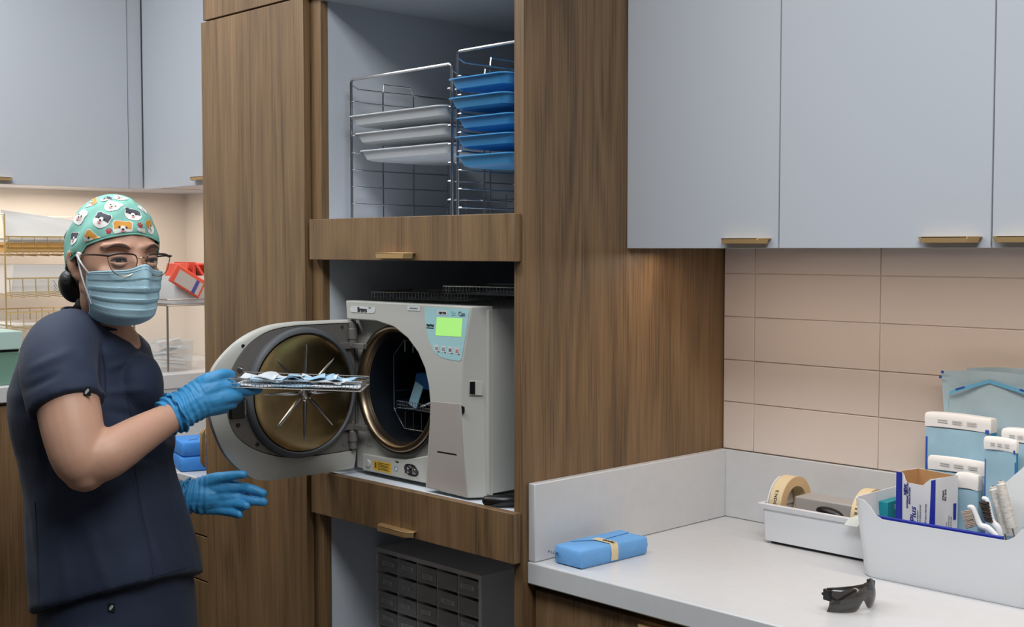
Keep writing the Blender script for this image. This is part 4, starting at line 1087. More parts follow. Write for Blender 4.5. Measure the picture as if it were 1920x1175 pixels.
# chrome wire stand with white tub of red packets, and the clear bin under it
WR = mat('dull_wire', '9c9690', .35, .8)
SX0, SX1, SY0, SY1, SZ = -3.69, -3.475, 1.885, 2.20, 1.335
t = thing('wire_stand', 'two legged wire stand over the clear bin in the far corner', 'stand', ((SX0+SX1)/2, (SY0+SY1)/2, HT))
for i, (x, y) in enumerate(((SX1, SY0), (SX1, 2.045), (SX0, SY0), (SX0, SY1), (SX1, SY1))):
    mb = MB().m(WR); mb.tube([(x, y, HT+.003), (x, y, SZ)], .0036, 8); obj('leg', mb, t)
mb = MB().m(WR)
for z in (SZ, SZ+.018): mb.tube([(SX0, SY0, z), (SX1, SY0, z), (SX1, SY1, z), (SX0, SY1, z)], .0026, 6, closed=True)
for k in range(1, 14): y = SY0+(SY1-SY0)*k/14; mb.tube([(SX0, y, SZ), (SX1, y, SZ)], .0014, 6)
obj('shelf', mb, t)
mb = MB().m(WR).tube([(SX1+.004, 2.048, 1.312), (SX1+.014, 2.052, 1.306), (SX1+.012, 2.056, 1.292), (SX1+.002, 2.05, 1.285), (SX1+.012, 2.046, 1.272), (SX1+.006, 2.05, 1.262)], .003, 6, spline=4); obj('hook', mb, t)
t = thing('tub', 'white tub holding red packets on the wire stand', 'tub', (-3.58, 2.0, SZ+.003))
mb = MB().m(WHITEP); TB0, TB1 = SZ+.0031, 1.425
Q = lambda d, z, f=0: rrect(-3.575, 2.045, .085+d, .125+d, .012, z, 4)
mb.loft([Q(-.008, TB0), Q(0, TB0+.02), Q(.003, TB1), Q(-.001, TB1), Q(-.005, TB0+.02), Q(-.010, TB0+.004)]); obj('tub', mb, t)
REDP = mat('red_packet', 'e0573f', .6); 
for k in range(6):
    y = 1.96+.030*k; an = math.radians(18+9*k-(30 if k < 2 else 0)); mb = MB().m(REDP if k % 2 == 0 else mat('red_packet_dark', 'cc4534', .6))
    c = Vector((-3.56+.004*k, y, 1.418+.004*k)); d = Vector((0, -math.sin(an)*1.0, math.cos(an))); u = Vector((1, 0, 0)); n_ = d.cross(u)
    mb.obox(c, u*.062, d*.046, n_*.0045); tag(obj('red_packet', mb, None, bevel=.002), 'red packet fanned with others in the white tub in the corner', 'packet', 'red packets in the white tub')
t = thing('labelled_packet', 'red packet with a grey and purple label at the front of the white tub', 'packet', (-3.48, 1.93, 1.37))
c = Vector((-3.476, 1.955, 1.409)); d = Vector((0, .86, -.5)).normalized(); w_ = Vector((0, .5, .86)).normalized()
obj('packet', MB().m(REDP).obox(c, d*.058, w_*.030, (.004, 0, 0)), t, bevel=.003)
obj('label', MB().m(mat('grey_label', 'b9b2ae', .6)).obox(c+Vector((.0045, 0, 0))+d*.004-w_*.003, d*.046, w_*.021, (.0004, 0, 0)), t)
obj('purple_stripe', MB().m(mat('purple_print', '4d4a9a', .6)).obox(c+Vector((.0052, 0, 0))+d*.030-w_*.003, d*.006, w_*.021, (.0003, 0, 0)), t)
t = thing('clear_bin', 'clear plastic bin of white pouches under the wire stand', 'bin', (-3.56, 1.95, HT))
cb0 = (-3.66, -3.492, 1.865, 1.985)
mb = MB().m(CLEAR)
ccx, ccy, chx, chy = (cb0[0]+cb0[1])/2, (cb0[2]+cb0[3])/2, (cb0[1]-cb0[0])/2, (cb0[3]-cb0[2])/2
Q = lambda d, z: rrect(ccx, ccy, chx+d, chy+d, .008, z, 3)
mb.loft([Q(-.004, HT), Q(0, HT+.09), Q(.004, HT+.091), Q(.004, HT+.094), Q(-.001, HT+.093), Q(-.006, HT+.003)]); obj('bin', mb, t)
for k in range(9):
    r_ = random.Random(k); c = Vector((ccx+r_.uniform(-.04, .04), ccy+r_.uniform(-.03, .03), HT+.018+.009*k)); a_ = r_.uniform(-.5, .5); tl_ = r_.uniform(-.25, .3)
    mb = MB().m(POUCHT if k % 3 else mat('pouch_pale', 'c9dbe6', .5)); mb.obox(c, Vector((math.cos(a_), math.sin(a_), tl_*.3))*.030, Vector((-math.sin(a_), math.cos(a_), tl_))*.034, (0, 0, .0012))
    tag(obj('instrument_pouch', mb, None), 'white instrument pouch heaped in the clear bin in the corner', 'pouch', 'white pouches in the clear bin')

# blue packs on the low worktop
GB = 'blue wrapped packs on the low worktop by the tall cupboard'
for k, (x, y, z, ang, lb_) in enumerate(((-3.060, 1.742, .9105, -18, 'blue wrapped pack by the person, lowest of the left pair'), (-3.064, 1.744, .9500, -16, 'blue wrapped pack by the person, upper one of the left pair, dark pen line'),
                                       (-2.925, 1.795, .9105, -60, 'blue wrapped pack against the tall cupboard, lowest of three'), (-2.926, 1.795, .9500, -57, 'blue wrapped pack against the tall cupboard, middle of three'),
                                       (-2.928, 1.805, .9895, -60, 'blue wrapped pack against the tall cupboard, topmost of three'))):
    p_ = wpack(x, y, .145 if k < 2 else .13, .115 if k < 2 else .075, .0385, math.radians(ang), BWRAPD, lb_, group=GB, z=z, fold=False, seed=20+k)
    if k == 1: obj('pen_line', MB().m(NAVYINK).obox((x+.02, y-.02, z+.0392), (.004, -.016, 0), (.0012, .0003, 0), (0, 0, .0004)), p_)
mb = MB().m(mat('crumpled_film', 'd3dbe0', .3, alpha=.7)); g = []
for i in range(6): g.append([(-3.09+.016*j, 1.765+.010*i, .9935+.010*abs(math.sin(i*2.1+j*1.7))) for j in range(6)])
mb.sheet(g, .001, (0, 0, 1)); tag(obj('clear_wrapper', mb, None), 'crumpled clear wrapper lying on top of the blue packs', 'wrapper')

# ================================================================== the person
SKIN = mat('skin', 'c79a82', .5, var=.05, vscale=14, bump=.05, bscale=120)
_b = SKIN.node_tree.nodes['Principled BSDF']; _b.inputs['Subsurface Weight'].default_value = .12; _b.inputs['Subsurface Radius'].default_value = (.01, .004, .002); _b.inputs['Subsurface Scale'].default_value = .4
SCRUB = mat('navy_scrubs', '1d2940', .8, bump=.12, bscale=400, sheen=.05)
GLOVE = mat('blue_glove', '3f97cf', .5, bump=.35, bscale=70, var=.05, vscale=30)
HAIR = mat('black_hair', '0e0c0d', .45, bump=.4, bscale=200)
CAPM = mat('teal_cap_cloth', '85c2b3', .8, bump=.1, bscale=300)
MASKM = mat('pale_blue_mask', 'aed3e1', .8, bump=.15, bscale=250)
pers = thing('person', 'person in navy scrubs, patterned teal cap, mask and blue gloves holding a wire tray', 'person', (-2.33, 1.16, 0))

HC = P(217, 487, 2.42)                       # head centre
yawf = math.radians(42)
FA = (-FH*math.cos(yawf)+RT*math.sin(yawf)).normalized()
SA = (RT*math.cos(yawf)+FH*math.sin(yawf)).normalized()
# slight roll/pitch of the head
UA = (UPW + RT*.02).normalized(); SA = (SA-UA*SA.dot(UA)).normalized(); FA = UA.cross(SA); 
if FA.dot(-FH) < 0: FA = -FA
def H(s, f, z): return HC+SA*s+FA*f+UA*z

def headpt(az, el):    # az 0 = front, + toward S; el -90..90
    ca, sa, ce, se = math.cos(az), math.sin(az), math.cos(el), math.sin(el)
    s = .0745*sa*ce; f = (.094 if ca > 0 else .098)*ca*ce; z = .118*se
    if z > 0 and f > 0: f *= 1-.13*min(1, z/.09)
    if z < 0:        # jaw taper
        k = min(1, -z/.118); s *= 1-.40*k*k; 
        if f > 0: f *= 1-.06*k; f += .006*k
        else: f *= 1-.45*k
    if f > .03 and abs(z) < .06: s *= 1.0; f -= .004*(1-min(1, abs(z)/.06))*(1 if abs(s) > .012 else 0)
    return s, f, z
bm_ = MB().m(SKIN)
rings = []
for i in range(1, 30):
    el = math.radians(90-180*i/30); rings.append([H(*headpt(2*math.pi*k/48, el)) for k in range(48)])
bm_.loft(rings)
# face relief: nose, cheeks, chin, brow, eye sockets
bm_.tube([H(0, .088, .012), H(0, .098, -.008), H(0, .110, -.030), H(0, .104, -.040)], [.006, .008, .012, .010], 14, spline=4, caps='round')
bm_.tube([H(-.014, .098, -.038), H(.014, .098, -.038)], .009, 12, caps='round')
for s_ in (-1, 1):
    bm_.ell(H(s_*.038, .060, -.026), SA*.024, FA*.024, UA*.018)
    bm_.tube([H(s_*.012, .089, .026), H(s_*.034, .083, .030), H(s_*.054, .064, .026)], [.006, .0065, .006], 12, spline=4, caps='round')
bm_.ell(H(0, .074, -.094), SA*.020, FA*.018, UA*.016)
bm_.ell(H(0, .086, -.068), SA*.022, FA*.014, UA*.012)
for s_ in (-1, 1):
    bm_.tube([H(s_*.060, -.005, -.050), H(s_*.044, .040, -.084), H(s_*.014, .066, -.098)], [.012, .012, .013], 12, spline=4, caps='round')
# ears
for s_ in (-1, 1):
    bm_.tube([H(s_*.076, -.008, -.034), H(s_*.081, -.018, -.018), H(s_*.084, -.024, .002), H(s_*.082, -.018, .014), H(s_*.077, -.006, .010)], [.006, .006, .006, .006, .005], 10, spline=4, caps='round')
    bm_.ell(H(s_*.076, -.012, -.010), SA*.006, FA*.010, UA*.020)
# neck to chest
NB = P(182, 628, 2.47)
bm_.tube([H(0, -.035, -.03), H(0, -.030, -.075), NB+UPW*.03+RT*.012, NB-UPW*.06], [.058, .054, .052, .060], 20, spline=5, caps='round')
# torso core and legs inside the clothes
TC = lambda px, py, D=2.50: P(px, py, D)
bm_.tube([NB-UPW*.04, TC(160, 700), TC(165, 800), TC(180, 900), TC(205, 1010), TC(215, 1090)], [.09, .110, .110, .10, .10, .10], 20, spline=4, caps='round')
AW = FH.copy()
HIP = TC(215, 1100)
hipz = HIP.z
for s_, dx in ((-1, 0), (1, .02)):
    hp = HIP+AW*(s_*.09); bm_.tube([hp, Vector((hp.x+.01, hp.y+.01, .46)), Vector((hp.x-.01, hp.y-.01, .09))], [.080, .055, .038], 16, spline=5, caps='round')
    bm_.tube([Vector((hp.x-.03, hp.y-.03, .045)), Vector((hp.x+.06, hp.y+.06, .04)), Vector((hp.x+.11, hp.y+.11, .035))], [.035, .034, .026], 12, spline=4, caps='round')
# arms
SHN = P(112, 655, 2.33); ELB = P(158, 882, 2.25); WRN = P(343, 770, 2.375)
bm_.tube([SHN, P(128, 760, 2.27), P(146, 850, 2.245), P(158, 880, 2.25)], [.046, .056, .050, .041], 20, spline=5, caps='round')
bm_.tube([P(152, 872, 2.25), P(200, 853, 2.26), P(262, 815, 2.31), P(335, 773, 2.37), P(360, 755, 2.385)], [.041, .044, .037, .026, .024], 20, spline=5, caps='round')
bm_.ell(P(172, 868, 2.248), RT*.035, AW*.036, UPW*.034)
SHF = P(205, 655, 2.66); WRF = P(352, 928, 2.60)
bm_.tube([SHF, P(235, 760, 2.70), P(262, 872, 2.70), P(305, 915, 2.66), P(345, 927, 2.61), P(372, 929, 2.60)], [.050, .045, .040, .036, .027, .025], 18, spline=5, caps='round')
# palms inside the gloves
bm_.tube([P(360, 755, 2.385), P(400, 742, 2.42)], [.026, .024], 14, caps='round')
bm_.tube([P(372, 929, 2.60), P(405, 930, 2.60)], [.022, .021], 14, caps='round')
body = obj('body', fuse(bm_, .0042, 8, .5).m(SKIN), pers, recalc=False, angle=180)

# ---- eyes, brows
EYEW = mat('eye_white', 'b9b0aa', .3); IRIS = mat('dark_iris', '17100d', .15); BROW = mat('eyebrow_hair', '503a33', .8); LASH = mat('lash', '1c1412', .7)
LIP = mat('eyelid_skin', 'a87c68', .6)
for s_ in (-1, 1):
    ec = H(s_*.0325, .0815, -.0005)
    e = MB().m(EYEW); e.ell(ec-UA*.0004, SA*.0130, FA*.0080-SA*s_*.002, UA*.0040, 20, 12)
    eo = obj('eye', e, pers)
    obj('iris', MB().m(IRIS).ell(ec+FA*.0050-SA*.0012, SA*.0062, FA*.0038, UA*.0043, 16, 10), eo)
    b = MB().m(LASH)
    b.tube([ec+SA*(x*.0145)+FA*(.0086-.0060*x*x-(.0035*x*s_))+UA*(.0046-.0044*x*x-.0002) for x in (-1, -.6, -.2, .2, .6, 1)], [.0010, .0017, .0020, .0020, .0018, .0010], 6, spline=3)
    obj('upper_lash', b, eo)
    b = MB().m(LIP)
    b.tube([ec+SA*(x*.0155)+FA*(.0078-.0060*x*x-(.0035*x*s_))+UA*(.0084-.0046*x*x) for x in (-1, -.5, 0, .5, 1)], [.001, .0026, .0032, .0026, .001], 8, spline=3)
    b.m(SKIN).tube([ec+SA*(x*.015)+FA*(.0080-.0055*x*x-(.0035*x*s_))+UA*(-.0062+.0036*x*x) for x in (-1, -.5, 0, .5, 1)], [.001, .0030, .0036, .0030, .001], 8, spline=3)
    obj('eyelid', b, eo)
    b = MB().m(BROW)
    pts = [H(s_*x, f, z) for x, f, z in ((.0150, .0975, .0215), (.024, .0965, .0275), (.036, .0915, .0300), (.047, .0815, .0270), (.055, .0720, .0205))]
    n_ = 5
    R2 = [[p+UA*(h_*math.cos(a))+FA*(.0016*math.sin(a)) for a in [2*math.pi*k/8 for k in range(8)]] for p, h_ in zip(pts, (.0028, .0041, .0038, .0027, .0010))]
    b.loft(R2); obj('eyebrow', b, pers, sub=1, angle=180)

# ---- hair under the cap and bun
hm = MB().m(HAIR); rings = []
for i in range(3, 22):
    el = math.radians(90-180*i/30); r_ = []
    for k in range(48):
        a = 2*math.pi*k/48; s, f, z = headpt(a, el); r_.append(H(s*1.055, f*1.045-.004, z*1.02))
    rings.append(r_)
hb = MB().m(HAIR)
for ra, rb_ in zip(rings, rings[1:]): pass
A_ = [[hb.bm.verts.new(p) for p in r_] for r_ in rings]
for i in range(len(A_)-1):
    for k in range(48):
        a = (k+.5)/48*360; a = min(a, 360-a)
        zc_ = (rings[i][k]-HC).dot(UA)
        lim = 82 if zc_ > -.012 else (96 if zc_ > -.045 else 112)
        if a < lim: continue
        hb.face([A_[i][k], A_[i][(k+1) % 48], A_[i+1][(k+1) % 48], A_[i+1][k]])
ho = obj('hair', hb, pers, angle=180); sd = ho.modifiers.new('s', 'SOLIDIFY'); sd.thickness = .005; sd.offset = -1
bn = MB().m(HAIR); bn.ell(P(136, 536, 2.47), RT*.026+UPW*.002, AW*.028, UPW*.033-RT*.006, 28, 18)
obj('hair_bun', bn, pers, angle=180)
ws = MB().m(HAIR)
for k in range(9):
    ws.tube([P(146+k*1.2, 560, 2.43), P(140+k*1.5, 572+k*.7, 2.42), P(132+k*2.2, 578+k*.9, 2.42)], [.0016, .0012, .0004], 5, spline=3)
for k in range(3): ws.tube([P(116, 545+3*k, 2.47), P(106-k*2, 535+4*k, 2.47), P(100+k*2, 525+8*k, 2.47)], .0004, 4, spline=3)
for k in range(0): ws.tube([P(166+k*.8, 505, 2.37), P(168+k, 530, 2.365), P(166+k*1.2, 548+k, 2.365)], [.0018, .0014, .0004], 5, spline=3)
obj('loose_hair', ws, pers)

# ---- surgical cap with printed dog faces
KS, KF, KZ = .0860, .1075, .1270
def capp(s, f, z): return H(s, f-.013, z)
def capcut(f, s): return .003+.38*f - .04*abs(s) + (.010 if f > .04 else 0)
nU, nV = 72, 26
cb_ = MB().m(CAPM); rings = []
def cap_surface(az, t_):   # t_: 0 top .. 1 edge
    ca, sa = math.cos(az), math.sin(az)
    # find el of the edge for this azimuth
    el = 0.2
    for _ in range(12):
        f = KF*ca*math.cos(el); s = KS*sa*math.cos(el); el = math.asin(max(-.6, min(.9, capcut(f, s)/KZ)))
    e = math.pi/2+(el-math.pi/2)*t_
    tuck = 1-.035*max(0, (t_-.88)/.12)**2
    wr = .0012*math.sin(az*9+t_*7)+.0010*math.sin(az*17-t_*13)+.0016*math.sin(az*5+t_*16)
    sl = 1+.02*math.sin(t_*math.pi)
    return Vector((KS*sa*math.cos(e)*tuck*sl+wr*sa, KF*ca*math.cos(e)*tuck*sl+wr*ca, KZ*math.sin(e)))
for j in range(1, nV+1):
    rings.append([capp(*cap_surface(2*math.pi*k/nU, j/nV)) for k in range(nU)])
topc = capp(0, 0, KZ)
cb_.loft(rings, cap0=True, cap1=False)
co = obj('cap', cb_, pers, angle=180); sd = co.modifiers.new('s', 'SOLIDIFY'); sd.thickness = .0015; sd.offset = -1
hem = MB().m(CAPM); hem.tube([capp(*(cap_surface(2*math.pi*k/nU, 1.0)*1.001)) for k in range(nU)], .0016, 6, closed=True); obj('hem', hem, co)
DW, DO, DK, DR, DB_, DP = mat('print_white', 'e9e6e0', .8), mat('print_orange', 'd9993f', .8), mat('print_grey', '4a4a55', .8), mat('print_red', 'b5303c', .8), mat('print_black', '22222a', .8), mat('print_pink', 'd98a94', .8)
def decal(mb, px, py, size, rot, kind):
    # ray to the cap ellipsoid
    d = FW + RT*((px-CXP)/FPX) - UC*((py-CYP)/FPX); d.normalize()
    o_ = CAM-capp(0, 0, 0)
    ov = Vector((o_.dot(SA)/KS, o_.dot(FA)/KF, o_.dot(UA)/KZ)); dv = Vector((d.dot(SA)/KS, d.dot(FA)/KF, d.dot(UA)/KZ))
    A, B_, C_ = dv.dot(dv), 2*ov.dot(dv), ov.dot(ov)-1.05
    disc = B_*B_-4*A*C_
    if disc < 0: return
    t_ = (-B_-math.sqrt(disc))/(2*A); p = ov+dv*t_
    nrm = Vector((p.x/KS, p.y/KF, p.z/KZ)).normalized(); up = Vector((0, 0, 1)); e1 = up.cross(nrm).normalized(); e2 = nrm.cross(e1)
    c, s_ = math.cos(rot), math.sin(rot)
    base = Vector((p.x*KS, p.y*KF, p.z*KZ))
    def put(x, y, lift):
        q = base+(e1*(x*c-y*s_)+e2*(x*s_+y*c))*size
        # snap to surface through az / t
        az = math.atan2(q.x/KS, q.y/KF); ex = Vector((q.x/KS, q.y/KF, q.z/KZ)); el = math.asin(ex.z/ex.length)
        lo, hi = 0.0, 1.0
        for _ in range(18):
            m_ = (lo+hi)/2; w_ = cap_surface(az, m_); e_ = math.asin(max(-1, min(1, Vector((w_.x/KS, w_.y/KF, w_.z/KZ)).normalized().z)))
            if e_ > el: lo = m_
            else: hi = m_
        if lo > .97: lo = .97
        w_ = cap_surface(az, lo); n2 = Vector((w_.x/KS**2, w_.y/KF**2, w_.z/KZ**2)).normalized()
        w_ = w_+n2*lift; return capp(w_.x, w_.y, w_.z)
    def blob(cx, cy, rx, ry, mt, lift, ears=False, n_=20, half=None):
        mb.m(mt); c0 = mb.bm.verts.new(put(cx, cy, lift)); vs = []
        rngs = [[], []]
        for k in range(n_):
            a = 2*math.pi*k/n_; r_ = 1
            if ears and 35 < math.degrees(a) < 65: r_ = 1.28
            if ears and 115 < math.degrees(a) < 145: r_ = 1.28
            x_, y_ = cx+rx*r_*math.cos(a), cy+ry*r_*math.sin(a)
            if half is not None: y_ = max(y_, half+.25*abs(math.cos(a))*0-.35*(1-abs(math.cos(a)))*0)
            rngs[0].append(mb.bm.verts.new(put((x_+cx)/2, (y_+max(cy, half or -9))/2, lift))); rngs[1].append(mb.bm.verts.new(put(x_, y_, lift)))
        for k in range(n_):
            j = (k+1) % n_; mb.face([c0, rngs[0][k], rngs[0][j]]); mb.face([rngs[0][k], rngs[1][k], rngs[1][j], rngs[0][j]])
    if kind == 'paw':
        blob(0, -.2, .7, .55, DR, .0010)
        for x, y in ((-.75, .35), (-.3, .8), (.3, .8), (.75, .35)): blob(x, y, .24, .30, DR, .0010, n_=8)
        return
    col = {'o': DO, 'k': DK, 'w': mat('print_cream', 'd8c9b4', .8) if 'print_cream' not in bpy.data.materials else bpy.data.materials['print_cream']}[kind]
    blob(0, 0, 1.08, 1.0, DW, .0009, ears=True)
    if kind != 'w': blob(0, .02, .96, .90, col, .0013, ears=True, half=.0)
    else: blob(0, -.15, .5, .4, col, .0013)
    blob(0, -.02, .26, .34, DW, .0016, n_=10)
    for x in (-.38, .38): blob(x, .12, .11, .12, DB_, .0019, n_=8)
    blob(0, -.16, .15, .12, DB_, .0019, n_=8); blob(0, -.42, .20, .16, DP, .0019, n_=8)
dm_ = MB()
for px, py, sz, rot, kd in ((150, 405, .0165, .3, 'w'), (190, 411, .0165, .35, 'k'), (231, 427, .0175, .0, 'o'), (211, 384, .0150, .5, 'w'), (250, 400, .0155, .3, 'k'),
                            (137, 446, .0135, -.1, 'k'), (169, 449, .0160, .5, 'o'), (171, 378, .013, .6, 'o'), (204, 432, .0065, 0, 'paw'), (263, 423, .0065, 0, 'paw'),
                            (283, 424, .014, -.3, 'o'), (134, 487, .014, .2, 'o'), (225, 368, .012, .8, 'w'), (268, 391, .011, -.2, 'w'), (128, 412, .012, .3, 'o'), (198, 371, .010, .4, 'k'), (146, 381, .011, .6, 'k'), (290, 452, .009, 0, 'w'), (268, 436, .010, 0, 'w'), (124, 440, .009, 0, 'w'), (208, 449, .009, 0, 'o')):
    decal(dm_, px, py, sz, rot, kd)
obj('print', dm_, co, angle=180, recalc=False)
bt_ = P(147, 479, 2.33)
bc = None
def snap(px, py, lift=.002):
    d = FW + RT*((px-CXP)/FPX) - UC*((py-CYP)/FPX); d.normalize(); o_ = CAM-capp(0, 0, 0)
    k_ = 1+lift/.09
    ov = Vector((o_.dot(SA)/(KS*k_), o_.dot(FA)/(KF*k_), o_.dot(UA)/(KZ*k_))); dv = Vector((d.dot(SA)/(KS*k_), d.dot(FA)/(KF*k_), d.dot(UA)/(KZ*k_)))
    A, B_, C_ = dv.dot(dv), 2*ov.dot(dv), ov.dot(ov)-1
    disc = max(0, B_*B_-4*A*C_); return CAM+d*((-B_-math.sqrt(disc))/(2*A))
bt_ = snap(147, 478, .004); nb = (bt_-HC).normalized()
obj('button', MB().m(mat('cap_button', 'd8cfc4', .4)).lathe(bt_-nb*.001, nb, [(0, .004), (.0045, .004), (.0062, .002), (.006, -.002), (0, -.002)], 20), co)

# ---- mask
def maskpt(u, v, off=0):   # u -1..1 across face, v 0 (top) .. 1 (chin)
    a = u*math.radians(69+9*v)
    hw = .0785*(1-.26*v**1.6); dp = .1055*(1-.05*v)
    s = hw*math.sin(a); f = dp*math.cos(a)+.002
    nose = .020*math.exp(-(s/.017)**2)*max(0, 1-abs(v-.22)/.62); f += nose+.006*math.exp(-(s/.03)**2)
    if v > .80: f -= .060*((v-.80)/.20)**2*math.cos(a)
    z = -.0165-.108*v + .011*math.exp(-(s/.016)**2)*max(0, 1-v*3) - .006*abs(u)**2*(1-v)+ .022*abs(u)**2.5*v
    pl = 0
    for c_ in (.30, .50, .68): 
        x_ = (v-c_)/.10
        if -1 < x_ < 1: pl += .0034*(x_ if x_ < 0 else (1-x_)*1.0 if x_ > .15 else 0)*(1-.35*abs(u))
    f += pl+off
    fs = 1+.04*math.sin(u*9+v*3)*.15
    return H(s*(1+.02), f*fs, z)
mb = MB().m(MASKM); NU_, NVv = 40, 60
g = [[maskpt(-1+2*i/NU_, j/NVv) for i in range(NU_+1)] for j in range(NVv+1)]
mb.sheet(g); mo = obj('mask', mb, pers, angle=60, recalc=True); sd = mo.modifiers.new('s', 'SOLIDIFY'); sd.thickness = .0012; sd.offset = 0
mb = MB().m(MASKM)
for v_ in (.02, .06): mb.tube([maskpt(-1+2*i/24, v_, .0010) for i in range(25)], .0009, 5)
mb.tube([maskpt(-1+2*i/24, .985, .0010) for i in range(25)], .0009, 5)
for u_ in (-.985, .985): mb.tube([maskpt(u_, j/16, .0012) for j in range(17)], .0012, 5)
obj('seam', mb, mo)
STR = mat('ear_loop', 'dcdcdc', .7)
mb = MB().m(STR)
mb.tube([maskpt(-.97, .03, .003), maskpt(-.97, .03, .003).lerp(bt_, .5)-FH*.010, bt_+nb*.003], .0017, 6, spline=5)
obj('ear_loop', mb, mo)
mb = MB().m(STR)
lo_ = maskpt(-.97, .74, .004)
mb.tube([lo_, lo_.lerp(bt_, .5)-FH*.012, bt_+nb*.003], .0017, 6, spline=6)
obj('ear_loop', mb, mo)

# ---- glasses
GG = mat('glasses_gold', 'b08f68', .25, 1); GBk = mat('glasses_dark', '3a2a22', .3); GL = mat('glasses_lens', 'f4f6f8', .02, alpha=.035, spec=.6)
gl = bpy.data.objects.new('eyeglasses', None); COL.objects.link(gl); gl.parent = pers; gl.matrix_parent_inverse = Matrix.Identity(4); gl.location = wm(pers).inverted() @ H(0, .11, 0)
bpy.data.objects.remove(gl)
def lensrim(s_):
    pts = []
    for x, z in ((.0095, .008), (.014, .0150), (.030, .0175), (.048, .0170), (.0610, .0130), (.0600, .002), (.0555, -.012), (.044, -.0225), (.030, -.0245), (.017, -.018), (.0105, -.004)):
        pts.append(H(s_*x, .1125-.16*max(0, x-.02)-2.6*max(0, x-.02)**2, z-.004))
    return pts
for s_ in (-1, 1):
    R_ = lensrim(s_)
    rm = MB().m(GG); rm.tube(R_, .0009, 6, closed=True, spline=4); ro = obj('glasses_rim', rm, pers)
    bw = MB().m(GBk); bw.tube([R_[0], R_[1], R_[2], R_[3], R_[4]], [.0010, .0016, .0019, .0022, .0026], 8, spline=4, caps='round'); obj('brow_line', bw, ro)
    c_ = sum(R_, Vector())/len(R_)
    ln = MB().m(GL); n_ = smooth_closed(R_, 4); cv = ln.bm.verts.new(c_+FA*.0015); vs = [ln.bm.verts.new(p) for p in n_]
    for i in range(len(vs)): ln.face([cv, vs[i], vs[(i+1) % len(vs)]])
    obj('lens', ln, ro, angle=180)
    tp2 = MB().m(GBk); tp2.tube([R_[4], H(s_*.070, .090, .010), H(s_*.0795, .060, .010), H(s_*.082, .015, .008), H(s_*.083, -.010, .004)], [.0022, .0020, .0016, .0016, .0018], 8, spline=4); obj('temple', tp2, ro)
mb = MB().m(GG); mb.tube([H(-.0095, .1125, .004), H(0, .1165, .007), H(.0095, .1125, .004)], .0012, 6, spline=4); obj('glasses_bridge', mb, pers)

# ---- scrub top
def ring(xl, xr, py, D, b, tilt=0, n=40, wob=0, seed=0, sq=1.0, fy=0, ty=0):
    c = P((xl+xr)/2, py, D); a = (xr-xl)/2/FPX*D; out = []
    for k in range(n):
        t_ = 2*math.pi*k/n; ct, st_ = math.cos(t_), math.sin(t_)
        e = 2/2.35
        x_ = a*math.copysign(abs(ct)**e, ct); y_ = b*math.copysign(abs(st_)**e, st_)
        w_ = 1+wob*math.sin(5*t_+seed)
        out.append(c+RT*(x_*w_)+FH*(y_*w_+fy)+UPW*(tilt*x_+ty*y_))
    return out
tb = MB().m(SCRUB)
R_ = [ring(124, 243, 602, 2.47, .066, -.34), ring(102, 258, 616, 2.48, .115, -.26), ring(70, 270, 638, 2.49, .160, -.16), ring(50, 276, 680, 2.50, .176), ring(36, 288, 725, 2.50, .180), ring(35, 304, 765, 2.50, .180),
      ring(39, 316, 800, 2.50, .176), ring(46, 320, 835, 2.50, .170), ring(52, 314, 865, 2.50, .168), ring(58, 322, 905, 2.50, .170), ring(62, 336, 955, 2.50, .175, .08, wob=.006), ring(66, 348, 1010, 2.50, .182, .14, wob=.010, ty=-.08), ring(70, 360, 1062, 2.50, .190, .22, wob=.014, ty=-.16), ring(74, 369, 1112, 2.50, .195, .27, wob=.018, ty=-.24)]
tb.loft(R_)
# sleeves
tb.tube([P(150, 628, 2.42), P(118, 655, 2.355), P(112, 700, 2.30), P(128, 764, 2.27)], [.056, .070, .071, .070], 28, spline=5)
tb.tube([P(200, 640, 2.60), P(215, 680, 2.68), P(232, 760, 2.71)], [.055, .066, .066], 24, spline=5)
# bust and folds
tb.ell(P(262, 720, 2.44), RT*.045, FH*.06, UPW*.06); tb.ell(P(262, 720, 2.60), RT*.045, FH*.06, UPW*.06)
m_ = fuse(tb, .0048, 10, .5); m_.m(SCRUB)
def nz(p, s_, o_=0): 
    import mathutils
    return mathutils.noise.noise(Vector((p.x*s_+o_, p.y*s_, p.z*s_)))
m_.bm.normal_update()
FOLDS = [((205, 690), (262, 668), 7, .006), ((200, 735), (270, 730), 8, .005), ((210, 770), (300, 790), 8, -.005), ((60, 690), (130, 660), 9, .004), ((50, 730), (110, 700), 7, -.004), ((238, 800), (318, 835), 9, .005),
         ((225, 850), (312, 862), 8, -.004), ((75, 770), (90, 900), 9, -.003), ((250, 900), (300, 1075), 5, -.004), ((30, 860), (70, 1120), 6, -.003), ((150, 950), (210, 1120), 14, .003), ((190, 650), (196, 745), 6, -.007), ((110, 1000), (130, 1130), 12, .003)]
def projpx(p):
    v = p-CAM; z = v.dot(FW); return CXP+FPX*v.dot(RT)/z, CYP-FPX*v.dot(UC)/z, z
for v in m_.bm.verts:
    p = v.co; x_, y_, z_ = projpx(p); d_ = .0032*nz(p, 9)+.0014*nz(p, 24, 5)
    if z_ < 2.55:
        for (ax_, ay_), (bx_, by_), wd, am in FOLDS:
            ex, ey = bx_-ax_, by_-ay_; L2 = ex*ex+ey*ey; u_ = max(0, min(1, ((x_-ax_)*ex+(y_-ay_)*ey)/L2))
            dd2 = (x_-ax_-u_*ex)**2+(y_-ay_-u_*ey)**2
            if dd2 < (wd*3)**2: d_ += am*math.exp(-dd2/(wd*wd))*math.sin(math.pi*(.12+.76*u_))
    v.co = p+v.normal*d_
top = obj('scrub_top', m_, pers, recalc=False, angle=180)
